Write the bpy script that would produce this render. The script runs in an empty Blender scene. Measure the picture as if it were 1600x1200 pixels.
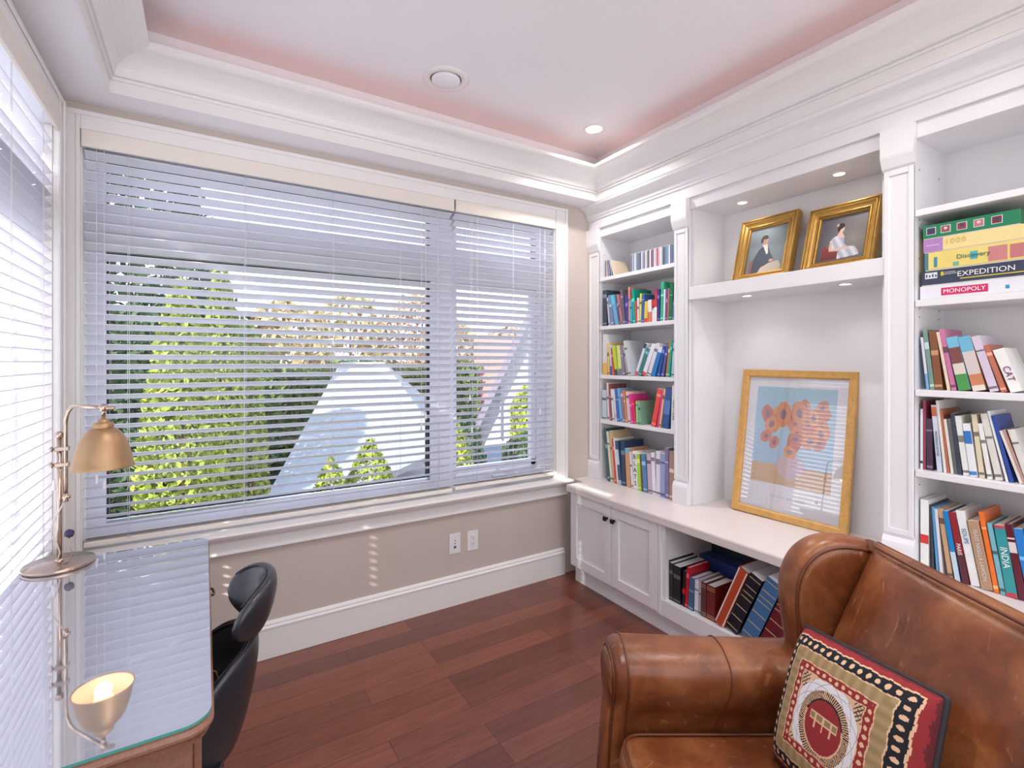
import bpy, bmesh, math, random
from mathutils import Matrix, Vector
# ------------------------------------------------------------------ camera, sky, sun, exposure
scene = bpy.context.scene
R = math.radians
cam_d = bpy.data.cameras.new('camera'); cam = bpy.data.objects.new('camera', cam_d)
scene.collection.objects.link(cam); scene.camera = cam
cam.location = (0, 0, 1.4); cam.rotation_euler = (R(90), 0, -math.atan2(481, 774))
cam_d.sensor_width = 36; cam_d.lens = 774 / 1600 * 36; cam_d.shift_y = -35 / 1600
cam_d.clip_start = 0.02; cam_d.clip_end = 300
vs = scene.view_settings
vs.view_transform = 'Standard'; vs.look = 'None'; vs.gamma = 1; vs.use_curve_mapping = False
vs.exposure = 1.0
w = bpy.data.worlds.new('sky'); scene.world = w; w.use_nodes = True
nt = w.node_tree; bg = nt.nodes['Background']
tc = nt.nodes.new('ShaderNodeTexCoord'); sep = nt.nodes.new('ShaderNodeSeparateXYZ')
ramp = nt.nodes.new('ShaderNodeValToRGB')
nt.links.new(tc.outputs['Generated'], sep.inputs[0]); nt.links.new(sep.outputs['Z'], ramp.inputs[0])
e = ramp.color_ramp.elements
e[0].position = 0.0; e[0].color = (0.96, 0.97, 1.0, 1)
e[1].position = 0.9; e[1].color = (0.64, 0.79, 1.0, 1)
nt.links.new(ramp.outputs[0], bg.inputs['Color']); bg.inputs['Strength'].default_value = 1.35
sd = bpy.data.lights.new('sun', 'SUN'); sd.energy = 4.2; sd.angle = R(0.6); sd.color = (1.0, 0.95, 0.86)
sun = bpy.data.objects.new('sun', sd); scene.collection.objects.link(sun)
sun.rotation_euler = Vector((1.0, 0.5, -0.6)).to_track_quat('-Z', 'Y').to_euler()
sun.location = (-4, -2, 6)

DOWN, PUCK = 22.0, .8
# ------------------------------------------------------------------ helpers
C = scene.collection
W = {}
def lin(c):
    return tuple(((x/255)/12.92 if x/255 <= .04045 else ((x/255+.055)/1.055)**2.4) for x in c)
MATS = {}
def mat(name, col, rough=.5, metal=0., var=0., vscale=8., bump=0., bscale=60., spec=.5, emit=None, es=0., coat=0., stretch=None):
    if name in MATS: return MATS[name]
    m = bpy.data.materials.new(name); m.use_nodes = True; t = m.node_tree
    b = t.nodes['Principled BSDF']
    c = lin(col)
    b.inputs['Base Color'].default_value = (*c, 1); b.inputs['Roughness'].default_value = rough
    b.inputs['Metallic'].default_value = metal; b.inputs['Specular IOR Level'].default_value = spec
    b.inputs['Coat Weight'].default_value = coat
    if emit: b.inputs['Emission Color'].default_value = (*lin(emit), 1); b.inputs['Emission Strength'].default_value = es
    g = t.nodes.new('ShaderNodeNewGeometry') if (var or bump) else None
    src = None
    if g:
        mp = t.nodes.new('ShaderNodeMapping'); t.links.new(g.outputs['Position'], mp.inputs[0]); src = mp.outputs[0]
        if stretch: mp.inputs['Scale'].default_value = stretch
    if var:
        n = t.nodes.new('ShaderNodeTexNoise'); n.inputs['Scale'].default_value = vscale; n.inputs['Detail'].default_value = 5
        t.links.new(src, n.inputs['Vector'])
        mx = t.nodes.new('ShaderNodeMix'); mx.data_type = 'RGBA'
        mx.inputs[6].default_value = (*[x*(1-var) for x in c], 1); mx.inputs[7].default_value = (*[min(1, x*(1+var)) for x in c], 1)
        t.links.new(n.outputs['Fac'], mx.inputs[0]); t.links.new(mx.outputs[2], b.inputs['Base Color'])
    if bump:
        n = t.nodes.new('ShaderNodeTexNoise'); n.inputs['Scale'].default_value = bscale; n.inputs['Detail'].default_value = 3
        t.links.new(src, n.inputs['Vector'])
        bp = t.nodes.new('ShaderNodeBump'); bp.inputs['Strength'].default_value = bump; bp.inputs['Distance'].default_value = .004
        t.links.new(n.outputs['Fac'], bp.inputs['Height']); t.links.new(bp.outputs[0], b.inputs['Normal'])
    MATS[name] = m
    return m
def vcol_mat(name, rough=.6, spec=.3, coat=0.):
    if name in MATS: return MATS[name]
    m = mat(name, (255, 255, 255), rough, spec=spec, coat=coat); t = m.node_tree
    a = t.nodes.new('ShaderNodeVertexColor'); a.layer_name = 'pigment'
    t.links.new(a.outputs[0], t.nodes['Principled BSDF'].inputs['Base Color'])
    return m
def glass_mat(name, gloss=.12, tint=(1, 1, 1)):
    m = bpy.data.materials.new(name); m.use_nodes = True; t = m.node_tree; t.nodes.clear()
    o = t.nodes.new('ShaderNodeOutputMaterial'); mx = t.nodes.new('ShaderNodeMixShader')
    tr = t.nodes.new('ShaderNodeBsdfTransparent'); tr.inputs[0].default_value = (*tint, 1)
    gl = t.nodes.new('ShaderNodeBsdfGlossy'); gl.inputs['Roughness'].default_value = .0
    lw = t.nodes.new('ShaderNodeLayerWeight'); lw.inputs[0].default_value = .5
    pw_ = t.nodes.new('ShaderNodeMath'); pw_.operation = 'POWER'; pw_.inputs[1].default_value = 5
    mu = t.nodes.new('ShaderNodeMath'); mu.operation = 'MULTIPLY_ADD'; mu.inputs[1].default_value = .9*gloss; mu.inputs[2].default_value = .045*gloss
    t.links.new(lw.outputs['Facing'], pw_.inputs[0]); t.links.new(pw_.outputs[0], mu.inputs[0]); t.links.new(mu.outputs[0], mx.inputs[0])
    t.links.new(tr.outputs[0], mx.inputs[1]); t.links.new(gl.outputs[0], mx.inputs[2]); t.links.new(mx.outputs[0], o.inputs[0])
    return m

def B(): return bmesh.new()
def box(bm, x0, x1, y0, y1, z0, z1, bev=0., seg=1, mi=0, M=None):
    r = bmesh.ops.create_cube(bm, size=1)['verts']
    T = Matrix.Translation(((x0+x1)/2, (y0+y1)/2, (z0+z1)/2)) @ Matrix.Diagonal((abs(x1-x0), abs(y1-y0), abs(z1-z0), 1))
    bmesh.ops.transform(bm, matrix=T, verts=r)
    fs = list({f for v in r for f in v.link_faces})
    for f in fs: f.material_index = mi
    if bev > 0:
        es = list({e for v in r for e in v.link_edges})
        q = bmesh.ops.bevel(bm, geom=es, offset=min(bev, .45*min(abs(x1-x0), abs(y1-y0), abs(z1-z0))), segments=seg, profile=.5, affect='EDGES')
        r = list({v for f in q['faces'] for v in f.verts} | {v for v in r if v.is_valid})
        for f in q['faces']: f.material_index = mi
    if M is not None:
        bmesh.ops.transform(bm, matrix=M, verts=[v for v in r if v.is_valid])
    return r
def tube(bm, pts, r, n=10, mi=0, closed=False):
    pts = [Vector(p) for p in pts]; rings = []
    rr = r if isinstance(r, (list, tuple)) else [r]*len(pts)
    up = None
    for i, p in enumerate(pts):
        if closed: d = pts[(i+1) % len(pts)] - pts[i-1]
        else: d = pts[min(i+1, len(pts)-1)] - pts[max(i-1, 0)]
        d.normalize()
        if up is None: up = Vector((0, 0, 1)) if abs(d.z) < .9 else Vector((1, 0, 0))
        s = d.cross(up)
        if s.length < 1e-5: s = d.cross(Vector((0, 1, 0)))
        s.normalize(); u = s.cross(d).normalized(); up = u
        rings.append([bm.verts.new(p + (s*math.cos(2*math.pi*k/n) + u*math.sin(2*math.pi*k/n))*rr[i]) for k in range(n)])
    m = len(rings)
    for i in range(m if closed else m-1):
        a, b = rings[i], rings[(i+1) % m]
        for k in range(n):
            f = bm.faces.new((a[k], a[(k+1) % n], b[(k+1) % n], b[k])); f.smooth = True; f.material_index = mi
    if not closed:
        for q in (rings[0][::-1], rings[-1]):
            f = bm.faces.new(q); f.material_index = mi
def lathe(bm, prof, n=32, M=None, mi=0, cap=True):
    M = M or Matrix.Identity(4); rings = []
    for r, z in prof:
        if r < 1e-6: rings.append([bm.verts.new(M @ Vector((0, 0, z)))])
        else: rings.append([bm.verts.new(M @ Vector((r*math.cos(2*math.pi*k/n), r*math.sin(2*math.pi*k/n), z))) for k in range(n)])
    for a, b in zip(rings, rings[1:]):
        for k in range(n):
            k2 = (k+1) % n
            if len(a) == 1 and len(b) == 1: continue
            if len(a) == 1: f = bm.faces.new((a[0], b[k2], b[k]))
            elif len(b) == 1: f = bm.faces.new((a[k], a[k2], b[0]))
            else: f = bm.faces.new((a[k], a[k2], b[k2], b[k]))
            f.smooth = True; f.material_index = mi
    if cap:
        if len(rings[0]) > 1: bm.faces.new(rings[0][::-1]).material_index = mi
        if len(rings[-1]) > 1: bm.faces.new(rings[-1]).material_index = mi
def prism(bm, poly, axis, a0, a1, mi=0, smooth=False):
    """poly: list of 2D points; axis 'x': (y,z)  'y': (x,z)  'z': (x,y)"""
    def P(p, a):
        return {'x': (a, p[0], p[1]), 'y': (p[0], a, p[1]), 'z': (p[0], p[1], a)}[axis]
    A = [bm.verts.new(P(p, a0)) for p in poly]; Bv = [bm.verts.new(P(p, a1)) for p in poly]
    n = len(poly)
    for k in range(n):
        f = bm.faces.new((A[k], A[(k+1) % n], Bv[(k+1) % n], Bv[k])); f.material_index = mi; f.smooth = smooth
    bm.faces.new(A[::-1]).material_index = mi; bm.faces.new(Bv).material_index = mi
def run(bm, prof, ends):
    """moulding: prof = [(offset, z)]; ends(o) -> ((x0,y0),(x1,y1)) for an offset"""
    rows = []
    for o, z in prof:
        (x0, y0), (x1, y1) = ends(o)
        rows.append((bm.verts.new((x0, y0, z)), bm.verts.new((x1, y1, z))))
    n = len(rows)
    for i in range(n):
        a, b = rows[i], rows[(i+1) % n]
        bm.faces.new((a[0], a[1], b[1], b[0]))
    bm.faces.new([r[0] for r in rows]); bm.faces.new([r[1] for r in rows][::-1])
def obj(name, bm, m, parent=None, smooth=False, origin=None):
    bmesh.ops.recalc_face_normals(bm, faces=bm.faces[:])
    me = bpy.data.meshes.new(name)
    if smooth:
        for f in bm.faces: f.smooth = True
    xs = [v.co for v in bm.verts]
    if origin is None:
        origin = Vector(((min(v.x for v in xs)+max(v.x for v in xs))/2, (min(v.y for v in xs)+max(v.y for v in xs))/2, min(v.z for v in xs)))
    bmesh.ops.translate(bm, verts=bm.verts[:], vec=-Vector(origin))
    bm.to_mesh(me); bm.free()
    for mm in (m if isinstance(m, (list, tuple)) else [m]): me.materials.append(mm)
    o = bpy.data.objects.new(name, me); C.objects.link(o)
    o.location = origin; W[o] = Matrix.Translation(origin)
    if parent is not None:
        o.parent = parent; o.matrix_parent_inverse = W[parent].inverted()
    return o
def thing(name, label, cat, loc=(0, 0, 0), group=None, rotz=0.):
    o = bpy.data.objects.new(name, None); C.objects.link(o); o.location = loc; o.rotation_euler = (0, 0, rotz)
    o.empty_display_size = .1
    W[o] = Matrix.Translation(loc) @ Matrix.Rotation(rotz, 4, 'Z')
    return tag(o, label, cat, group)
def tag(o, label, cat, group=None, kind=None):
    o['label'] = label; o['category'] = cat
    if group: o['group'] = group
    if kind: o['kind'] = kind
    return o
def struct(name, bm, m, label=None, parent=None, smooth=False):
    o = obj(name, bm, m, parent, smooth)
    if parent is None:
        o['kind'] = 'structure'
        if label: o['label'] = label
    return o
def smooth_mod(o, lv=1):
    s = o.modifiers.new('sub', 'SUBSURF'); s.levels = lv; s.render_levels = lv
    for p in o.data.polygons: p.use_smooth = True
def text_mesh(name, body, size, M, m, parent, depth=.0004, spacing=1., xs=1.):
    """lettering lying in its local XY plane, centred, placed by matrix M"""
    cu = bpy.data.curves.new(name, 'FONT'); cu.body = body; cu.size = size; cu.align_x = 'CENTER'; cu.align_y = 'CENTER'
    cu.extrude = depth; cu.space_character = spacing; cu.resolution_u = 3
    t = bpy.data.objects.new(name, cu); C.objects.link(t)
    me = bpy.data.meshes.new_from_object(t)
    bpy.data.objects.remove(t); bpy.data.curves.remove(cu)
    me.transform(Matrix.Diagonal((xs, 1, 1, 1))); me.transform(M)
    c = sum((v.co for v in me.vertices), Vector())/max(1, len(me.vertices))
    me.transform(Matrix.Translation(-c)); me.materials.append(m)
    o = bpy.data.objects.new(name, me); C.objects.link(o); o.location = c; W[o] = Matrix.Translation(c)
    o.parent = parent; o.matrix_parent_inverse = W[parent].inverted()
    return o
def frame_mat(xa, ya, org):
    xa = Vector(xa).normalized(); ya = Vector(ya).normalized(); za = xa.cross(ya)
    return Matrix.Translation(org) @ Matrix((xa, ya, za)).transposed().to_4x4()
def painted(name, w_, h_, nx, ny, fn, M, m, parent, thick=.001, bulge=None):
    """a sheet nx by ny whose pigment is fn(u,v) in sRGB, v up"""
    bm = bmesh.new(); V = []
    for j in range(ny+1):
        V.append([bm.verts.new(M @ Vector(((i/nx-.5)*w_, (j/ny-.5)*h_, (bulge(i/nx, j/ny) if bulge else 0)))) for i in range(nx+1)])
    cl = bm.loops.layers.float_color.new('pigment')
    for j in range(ny):
        for i in range(nx):
            f = bm.faces.new((V[j][i], V[j][i+1], V[j+1][i+1], V[j+1][i]))
            c = (*lin(fn((i+.5)/nx, (j+.5)/ny)), 1)
            for l in f.loops: l[cl] = c
            f.smooth = bulge is not None
    me = bpy.data.meshes.new(name); c = M.translation.copy()
    bmesh.ops.translate(bm, verts=bm.verts[:], vec=-c); bm.to_mesh(me); bm.free(); me.materials.append(m)
    o = bpy.data.objects.new(name, me); C.objects.link(o); o.location = c; W[o] = Matrix.Translation(c)
    if parent is not None:
        o.parent = parent; o.matrix_parent_inverse = W[parent].inverted()
    return o

# ------------------------------------------------------------------ materials
WALL = mat('beige_wall_paint', (203, 191, 183), .7, bump=.15, bscale=300)
TRIM = mat('white_trim_paint', (236, 233, 232), .35)
CAB = mat('white_cabinet_paint', (236, 235, 238), .32)
CEIL = mat('ceiling_paint', (242, 240, 244), .8, bump=.1, bscale=300)
COUNTER = mat('warm_white_worktop', (226, 217, 215), .3)
VINYL = mat('window_vinyl', (226, 226, 236), .35)
GASKET = mat('black_gasket', (38, 38, 52), .5)
SLAT = mat('blind_slat_white', (226, 227, 238), .4)
CORD = mat('blind_cord', (235, 233, 238), .6)
VAL = mat('cream_valance', (232, 224, 216), .45)
PANE = glass_mat('clear_window_glass', .5)
BRASS = mat('aged_brass', (182, 148, 112), .48, .85, var=.08, vscale=40)
STEEL = mat('brushed_nickel', (196, 176, 160), .22, 1.0)
BLACKM = mat('black_knob_metal', (38, 36, 40), .35, .6)

# ------------------------------------------------------------------ floor
bm = B(); box(bm, -.9, 2.7, -1.7, 2.75, -.05, 0)
FL = bpy.data.materials.new('cherry_plank_floor'); FL.use_nodes = True; t = FL.node_tree; b = t.nodes['Principled BSDF']
g = t.nodes.new('ShaderNodeNewGeometry'); br = t.nodes.new('ShaderNodeTexBrick')
br.offset = .37; br.offset_frequency = 3; br.inputs['Scale'].default_value = 1
br.inputs['Brick Width'].default_value = .92; br.inputs['Row Height'].default_value = .112
br.inputs['Mortar Size'].default_value = .0012; br.inputs['Mortar Smooth'].default_value = .2; br.inputs['Bias'].default_value = 0
br.inputs['Color1'].default_value = (*lin((138, 80, 62)), 1); br.inputs['Color2'].default_value = (*lin((104, 57, 46)), 1)
br.inputs['Mortar'].default_value = (*lin((62, 30, 26)), 1)
mp = t.nodes.new('ShaderNodeMapping'); mp.inputs['Scale'].default_value = (2.2, 26, 1)
n1 = t.nodes.new('ShaderNodeTexNoise'); n1.inputs['Scale'].default_value = 2.5; n1.inputs['Detail'].default_value = 8; n1.inputs['Distortion'].default_value = .6
mx = t.nodes.new('ShaderNodeMix'); mx.data_type = 'RGBA'; mx.blend_type = 'MULTIPLY'; mx.inputs[0].default_value = .55
rp = t.nodes.new('ShaderNodeValToRGB'); rp.color_ramp.elements[0].position = .3; rp.color_ramp.elements[0].color = (.55, .5, .5, 1); rp.color_ramp.elements[1].position = .7; rp.color_ramp.elements[1].color = (1.15, 1.1, 1.1, 1)
t.links.new(g.outputs['Position'], br.inputs['Vector']); t.links.new(g.outputs['Position'], mp.inputs[0]); t.links.new(mp.outputs[0], n1.inputs['Vector'])
t.links.new(n1.outputs['Fac'], rp.inputs[0]); t.links.new(br.outputs['Color'], mx.inputs[6]); t.links.new(rp.outputs[0], mx.inputs[7]); t.links.new(mx.outputs[2], b.inputs['Base Color'])
b.inputs['Roughness'].default_value = .3; b.inputs['Coat Weight'].default_value = .25; b.inputs['Coat Roughness'].default_value = .12
bp = t.nodes.new('ShaderNodeBump'); bp.inputs['Strength'].default_value = .2; bp.inputs['Distance'].default_value = .002
t.links.new(n1.outputs['Fac'], bp.inputs['Height']); t.links.new(bp.outputs[0], b.inputs['Normal'])
struct('floor', bm, FL, 'dark cherry plank floor')

# ------------------------------------------------------------------ walls with window openings
WX0, WX1, WZ0, WZ1 = -.42, 1.945, .635, 2.33     # front window opening
LY0, LY1 = .75, 2.47                              # left window opening (along y)
YW, YO = 2.604, 2.78
bm = B()
box(bm, -.66, WX0, YW, YO, 0, 2.95); box(bm, WX1, 2.72, YW, YO, 0, 2.95)
box(bm, WX0, WX1, YW, YO, 0, WZ0-.02); box(bm, WX0, WX1, YW, YO, WZ1, 2.95)
struct('wall_front', bm, WALL, 'beige wall around and below the wide blinded window')
bm = B()
box(bm, -.66, -.48, LY1, YW-.001, 0, 2.95); box(bm, -.66, -.48, -1.7, LY0, 0, 2.95)
box(bm, -.66, -.48, LY0, LY1, 0, WZ0-.02); box(bm, -.66, -.48, LY0, LY1, WZ1, 2.95)
struct('wall_left', bm, WALL, 'beige wall with the side window on the left')
bm = B(); box(bm, 2.56, 2.72, -1.7, YW-.001, 0, 2.95); struct('wall_right', bm, WALL, 'wall behind the built-in bookcases')
bm = B(); box(bm, -.48, 2.56, -1.7, YW, 2.72, 2.95); struct('ceiling', bm, CEIL, 'raised white tray ceiling')

# soffit around the tray
ZS = 2.439; TX0, TX1, TY0, TY1 = -.315, 2.163, -1.69, 2.442
bm = B(); box(bm, -.479, 2.559, TY1, YW-.001, ZS, 2.719); struct('trim_1', bm, CEIL, 'dropped soffit above the wide window')
bm = B(); box(bm, -.479, TX0, -1.7, TY1, ZS, 2.719); struct('trim_2', bm, CEIL, 'dropped soffit above the side window')
bm = B(); box(bm, TX1, 2.559, -1.7, TY1, ZS, 2.719); struct('trim_3', bm, CEIL, 'dropped soffit above the bookcases')
def cove(z=ZS):
    p = [(0, z-.002), (.006, z-.002), (.006, z+.046), (.015, z+.047), (.017, z+.053), (.012, z+.056), (.012, z+.06), (.023, z+.061), (.023, z+.066)]
    for k in range(9):
        a = k/8*math.pi/2
        p.append((.024+.098*(1-math.cos(a)), z+.066+.072*math.sin(a)))
    p += [(.132, z+.142), (.14, z+.148), (.14, z+.166), (.12, z+.166), (.09, z+.14), (0, z+.09)]
    return p
bm = B(); run(bm, cove(), lambda o: ((TX0+o, TY1-o), (TX1-o, TY1-o))); struct('trim_4', bm, TRIM, 'white cove crown above the wide window')
bm = B(); run(bm, cove(), lambda o: ((TX1-o, TY1-o), (TX1-o, TY0+o))); struct('trim_5', bm, TRIM, 'white cove crown above the bookcases')
bm = B(); run(bm, cove(), lambda o: ((TX0+o, TY0+o), (TX0+o, TY1-o))); struct('trim_6', bm, TRIM, 'white cove crown above the side window')
# warm light strip lying behind the crown lip
LED = mat('warm_led', (255, 150, 90), .5, emit=(255, 112, 24), es=.55)
for nm, a, bb in (('window wall', (TX0+.15, TY1-.035, ), (TX1-.15, TY1-.022)), ('bookcase wall', (TX1-.035, -1.0), (TX1-.022, TY1-.15))):
    bm = B(); box(bm, a[0], bb[0], a[1], bb[1], ZS+.141, ZS+.149)
    tag(obj('light_strip', bm, LED), 'warm orange light strip hidden behind the crown on the %s' % nm, 'light strip')

# baseboard
bm = B()
prism(bm, [(YW, 0), (YW-.016, 0), (YW-.016, .134), (YW-.019, .138), (YW-.019, .146), (YW-.012, .152), (YW-.012, .16), (YW-.006, .17), (YW, .172)], 'x', -.479, 2.02)
struct('baseboard_front', bm, TRIM, 'tall white baseboard under the wide window')
bm = B(); box(bm, -.48, -.464, -1.7, 2.585, 0, .165, .003); struct('baseboard_left', bm, TRIM, 'white baseboard along the left wall')

# ------------------------------------------------------------------ windows
def casing_profile():
    return
def build_window(n, along, c0, c1, fixed, z0=WZ0, z1=WZ1):
    """along 'x': front wall (interior towards -y); 'y': left wall (interior towards +x). Local (s, d, z): s along the wall, d outward."""
    if along == 'x': T = lambda s, d: (s, YW + d)
    else: T = lambda s, d: (-.48 - d, s)
    def bx(bm, s0, s1, d0, d1, za, zb, bev=0.):
        (xa, ya), (xb, yb) = T(s0, d0), T(s1, d1)
        box(bm, min(xa, xb), max(xa, xb), min(ya, yb), max(ya, yb), za, zb, bev)
    root = bpy.data.objects.new('window_%d' % n, None); C.objects.link(root)
    x, y = T((c0+c1)/2, .1); root.location = (x, y, z0); W[root] = Matrix.Translation((x, y, z0)); root['kind'] = 'structure'
    # jamb liner
    bm = B(); bx(bm, c0, c0+.004, 0, .17, z0, z1); bx(bm, c1-.004, c1, 0, .17, z0, z1); bx(bm, c0, c1, 0, .17, z1-.004, z1); bx(bm, c0, c1, -.0, .17, z0-.019, z0)
    obj('jamb', bm, TRIM, root)
    # vinyl frame
    bm = B(); gk = B(); D0, D1 = .095, .165
    pa, pb = fixed['bays'][0][0], fixed['bays'][-1][1]
    bx(bm, pa, pb, D0, D1, z0, z0+.075); bx(bm, pa, pb, D0, D1, z1-.06, z1-.004)
    bx(bm, c0+.004, pa, D0, D1, z0, z1-.004); bx(bm, pb, c1-.004, D0, D1, z0, z1-.004)
    for a, b2 in fixed['mullions']: bx(bm, a, b2, D0, D1, z0+.075, z1-.06); bx(bm, a+.05, b2-.05, D0-.008, D0+.01, z0+.07, z1-.05, .002)
    for a, b2 in fixed['bays']: bx(bm, a, b2, D0, D1, 1.875, 2.045); bx(bm, a, b2, D0-.006, D0, 1.95, 1.965)
    obj('window_frame', bm, VINYL, root)
    for a, b2 in fixed['bays']:
        for za, zb in ((z0+.092, 1.865), (2.04, z1-.06)):
            t_ = .012
            bx(gk, a, b2, D0+.02, D1-.01, za-.002, za+.006); bx(gk, a, b2, D0+.02, D1-.01, zb-.01, zb+.002)
            bx(gk, a, a+t_*.6, D0+.02, D1-.01, za, zb); bx(gk, b2-t_, b2, D0+.02, D1-.01, za, zb)
    if along == 'x': obj('gasket', gk, GASKET, root)
    else: gk.free()
    if 'sash' in fixed:
        a, b2 = fixed['sash']; s = B()
        bx(s, a, b2, D0+.012, D0+.05, z0+.086, z0+.125, .003); bx(s, b2-.04, b2, D0+.012, D0+.05, z0+.086, 1.87, .003); bx(s, a, b2, D0+.012, D0+.05, 1.845, 1.875, .003)
        bx(s, (a+b2)/2-.01, (a+b2)/2+.01, D0-.004, D0+.014, z0+.082, z0+.1, .002)
        sh = obj('sash', s, VINYL, root)
        s = B(); bx(s, a+.24, a+.33, D0-.03, D0, z0+.045, z0+.06, .003); bx(s, a+.25, a+.42, D0-.035, D0-.028, z0+.05, z0+.062, .002)
        obj('crank_handle', s, VINYL, root)
    for a, b2 in fixed['bays']:
        g_ = B(); bx(g_, a, b2, .135, .139, z0+.08, 1.875); obj('pane', g_, PANE, root)
        g_ = B(); bx(g_, a, b2, .135, .139, 2.04, z1-.05); obj('pane', g_, PANE, root)
    # casing with a back band
    def cas(bm, s0, s1, za, zb, outer, vert):
        bx(bm, s0, s1, -.018, 0, za, zb, .002)
        if vert:
            o = s0 if outer < 0 else s1
            a, b2 = (o, o+.018) if outer < 0 else (o-.018, o)
            bx(bm, a, b2, -.026, -.0181, za, zb, .002)
            i = s1-.014 if outer < 0 else s0
            bx(bm, i, i+.014, -.022, -.0181, za, zb, .002)
    bm = B()
    if along == 'x':
        cas(bm, c0-.059, c0, z0, z1+.075, -1, True); cas(bm, c1, c1+.093, z0, z1+.075, 1, True)
        bx(bm, c0, c1, -.018, 0, z1, z1+.075, .002); bx(bm, c0-.059, c1+.093, -.024, -.0181, z1+.056, z1+.075, .002)
    else:
        cas(bm, c1, c1+.075, z0, z1+.075, 1, True); cas(bm, c0-.09, c0, z0, z1+.075, -1, True)
        bx(bm, c0, c1, -.018, 0, z1, z1+.075, .002); bx(bm, c0-.09, c1+.075, -.024, -.0181, z1+.056, z1+.075, .002)
    obj('casing', bm, TRIM, root)
    # stool and apron
    e0, e1 = (c0-.055, c1+.1) if along == 'x' else (c0-.1, YW-.03)
    def mould(poly, a, b2, nm):
        bm = B()
        if along == 'x': prism(bm, [(YW+d, z) for d, z in poly], 'x', a, b2)
        else: prism(bm, [(-.48-d, z) for d, z in poly], 'y', a, b2)
        obj(nm, bm, TRIM, root)
    k = 1 if along == 'x' else .25
    mould([(.0, z0-.019), (-.075*k, z0-.019), (-.08*k, z0-.01), (-.078*k, z0-.002), (-.07*k, z0), (0, z0)], e0, e1, 'stool')
    mould([(0, z0-.02), (-.062*k, z0-.02), (-.058*k, z0-.03), (-.045*k, z0-.036), (-.036*k, z0-.047), (-.03*k, z0-.05), (-.022*k, z0-.05), (-.022*k, z0-.098), (-.028*k, z0-.101), (-.028*k, z0-.108), (-.016*k, z0-.112), (0, z0-.112)], e0+.012, e1-.012, 'apron')
    return root
build_window(1, 'x', WX0, WX1, {'mullions': [(1.121, 1.285)], 'bays': [(-.355, 1.121), (1.285, 1.87)], 'sash': (1.285, 1.87)})
build_window(2, 'y', LY0, LY1, {'mullions': [(1.52, 1.66)], 'bays': [(.82, 1.52), (1.66, 2.41)]})

# ------------------------------------------------------------------ blinds
PITCH, SW, TILT = .0411, .05, R(24)
def blind(label, along, a0, a1, ztop, zrail, cords, tassels, ladders, off=.02, zfirst=None, gap=None, holes=()):
    if along == 'x': T = lambda s, d: (s, YW + d)
    else: T = lambda s, d: (-.48 - d, s)
    def bx(bm, s0, s1, d0, d1, za, zb, bev=0.):
        (xa, ya), (xb, yb) = T(s0, d0), T(s1, d1)
        return box(bm, min(xa, xb), max(xa, xb), min(ya, yb), max(ya, yb), za, zb, bev)
    x, y = T((a0+a1)/2, off)
    root = thing('window_blind', label, 'blind', (x, y, zrail))
    bm = B(); bx(bm, a0, a1, off-.045, off-.03, ztop-.07, ztop, .003)
    obj('valance', bm, VAL, root)
    bm = B(); bx(bm, a0+.005, a1-.005, off-.026, off+.03, ztop-.05, ztop-.004, .002); obj('head_rail', bm, SLAT, root)
    bm = B(); bx(bm, a0+.004, a1-.004, off-.026, off+.026, zrail, zrail+.02, .003); obj('bottom_rail', bm, VAL, root)
    # slats: inner edge high, outer edge low, slightly crowned
    bm = B(); z = zfirst if zfirst else ztop-.095
    ct, st = math.cos(TILT), math.sin(TILT)
    while z > zrail + .022:
        def strip_(sa, sb, qa, qb, nq):
            rows = []
            for k in range(nq):
                q = qa+(qb-qa)*k/(nq-1); cr = .0016*(1-(2*q/SW)**2)
                rows.append((off + q*ct, z - q*st + cr))
            prof = [(d, zz+.0014) for d, zz in rows]+[(d, zz-.0014) for d, zz in rows][::-1]
            A = []; Bb = []
            for d, zz in prof:
                xa, ya = T(sa, d); xb, yb = T(sb, d)
                A.append(bm.verts.new((xa, ya, zz))); Bb.append(bm.verts.new((xb, yb, zz)))
            n = len(prof)
            for k in range(n): bm.faces.new((A[k], A[(k+1) % n], Bb[(k+1) % n], Bb[k]))
            bm.faces.new(A[::-1]); bm.faces.new(Bb)
        cuts = sorted(holes); s_ = a0+.006
        for hs_ in cuts:                                            # the slots the cords run through
            strip_(s_, hs_-.006, -.5*SW, .5*SW, 5); strip_(hs_-.006, hs_+.006, -.5*SW, -.008, 3); strip_(hs_-.006, hs_+.006, .008, .5*SW, 3); s_ = hs_+.006
        strip_(s_, a1-.006, -.5*SW, .5*SW, 5)
        z -= PITCH
        if gap and z < gap: z -= .034; gap = None
    obj('slats', bm, SLAT, root)
    bm = B()
    for s in ladders:
        for d in (off-.027, off+.027):
            xx, yy = T(s, d); tube(bm, [(xx, yy, zrail+.01), (xx, yy, ztop-.05)], .0009, 5)
        xx, yy = T(s+.006, off-.028); tube(bm, [(xx, yy, zrail+.01), (xx, yy, ztop-.05)], .0007, 5)
    obj('ladder_cords', bm, CORD, root)
    for s, zt in tassels:
        xx, yy = T(s, off-.034); bm = B(); tube(bm, [(xx, yy, ztop-.06), (xx, yy, zt+.035)], .0011, 6)
        cd = obj('pull_cord', bm, CORD, root)
        bm = B(); lathe(bm, [(.001, .04), (.0035, .036), (.005, .02), (.0075, .004), (.006, 0), (0, 0)], 10, Matrix.Translation((xx, yy, zt)))
        obj('tassel', bm, CORD, cd)
    return root
blind('wide white slatted blind over the left part of the front window', 'x', -.417, 1.216, 2.33, .65, None, [(-.37, .905), (-.345, .88), (1.02, 1.02), (1.045, 1.08)], [-.27, .16, .55, .9, 1.12], zfirst=2.241)
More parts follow.
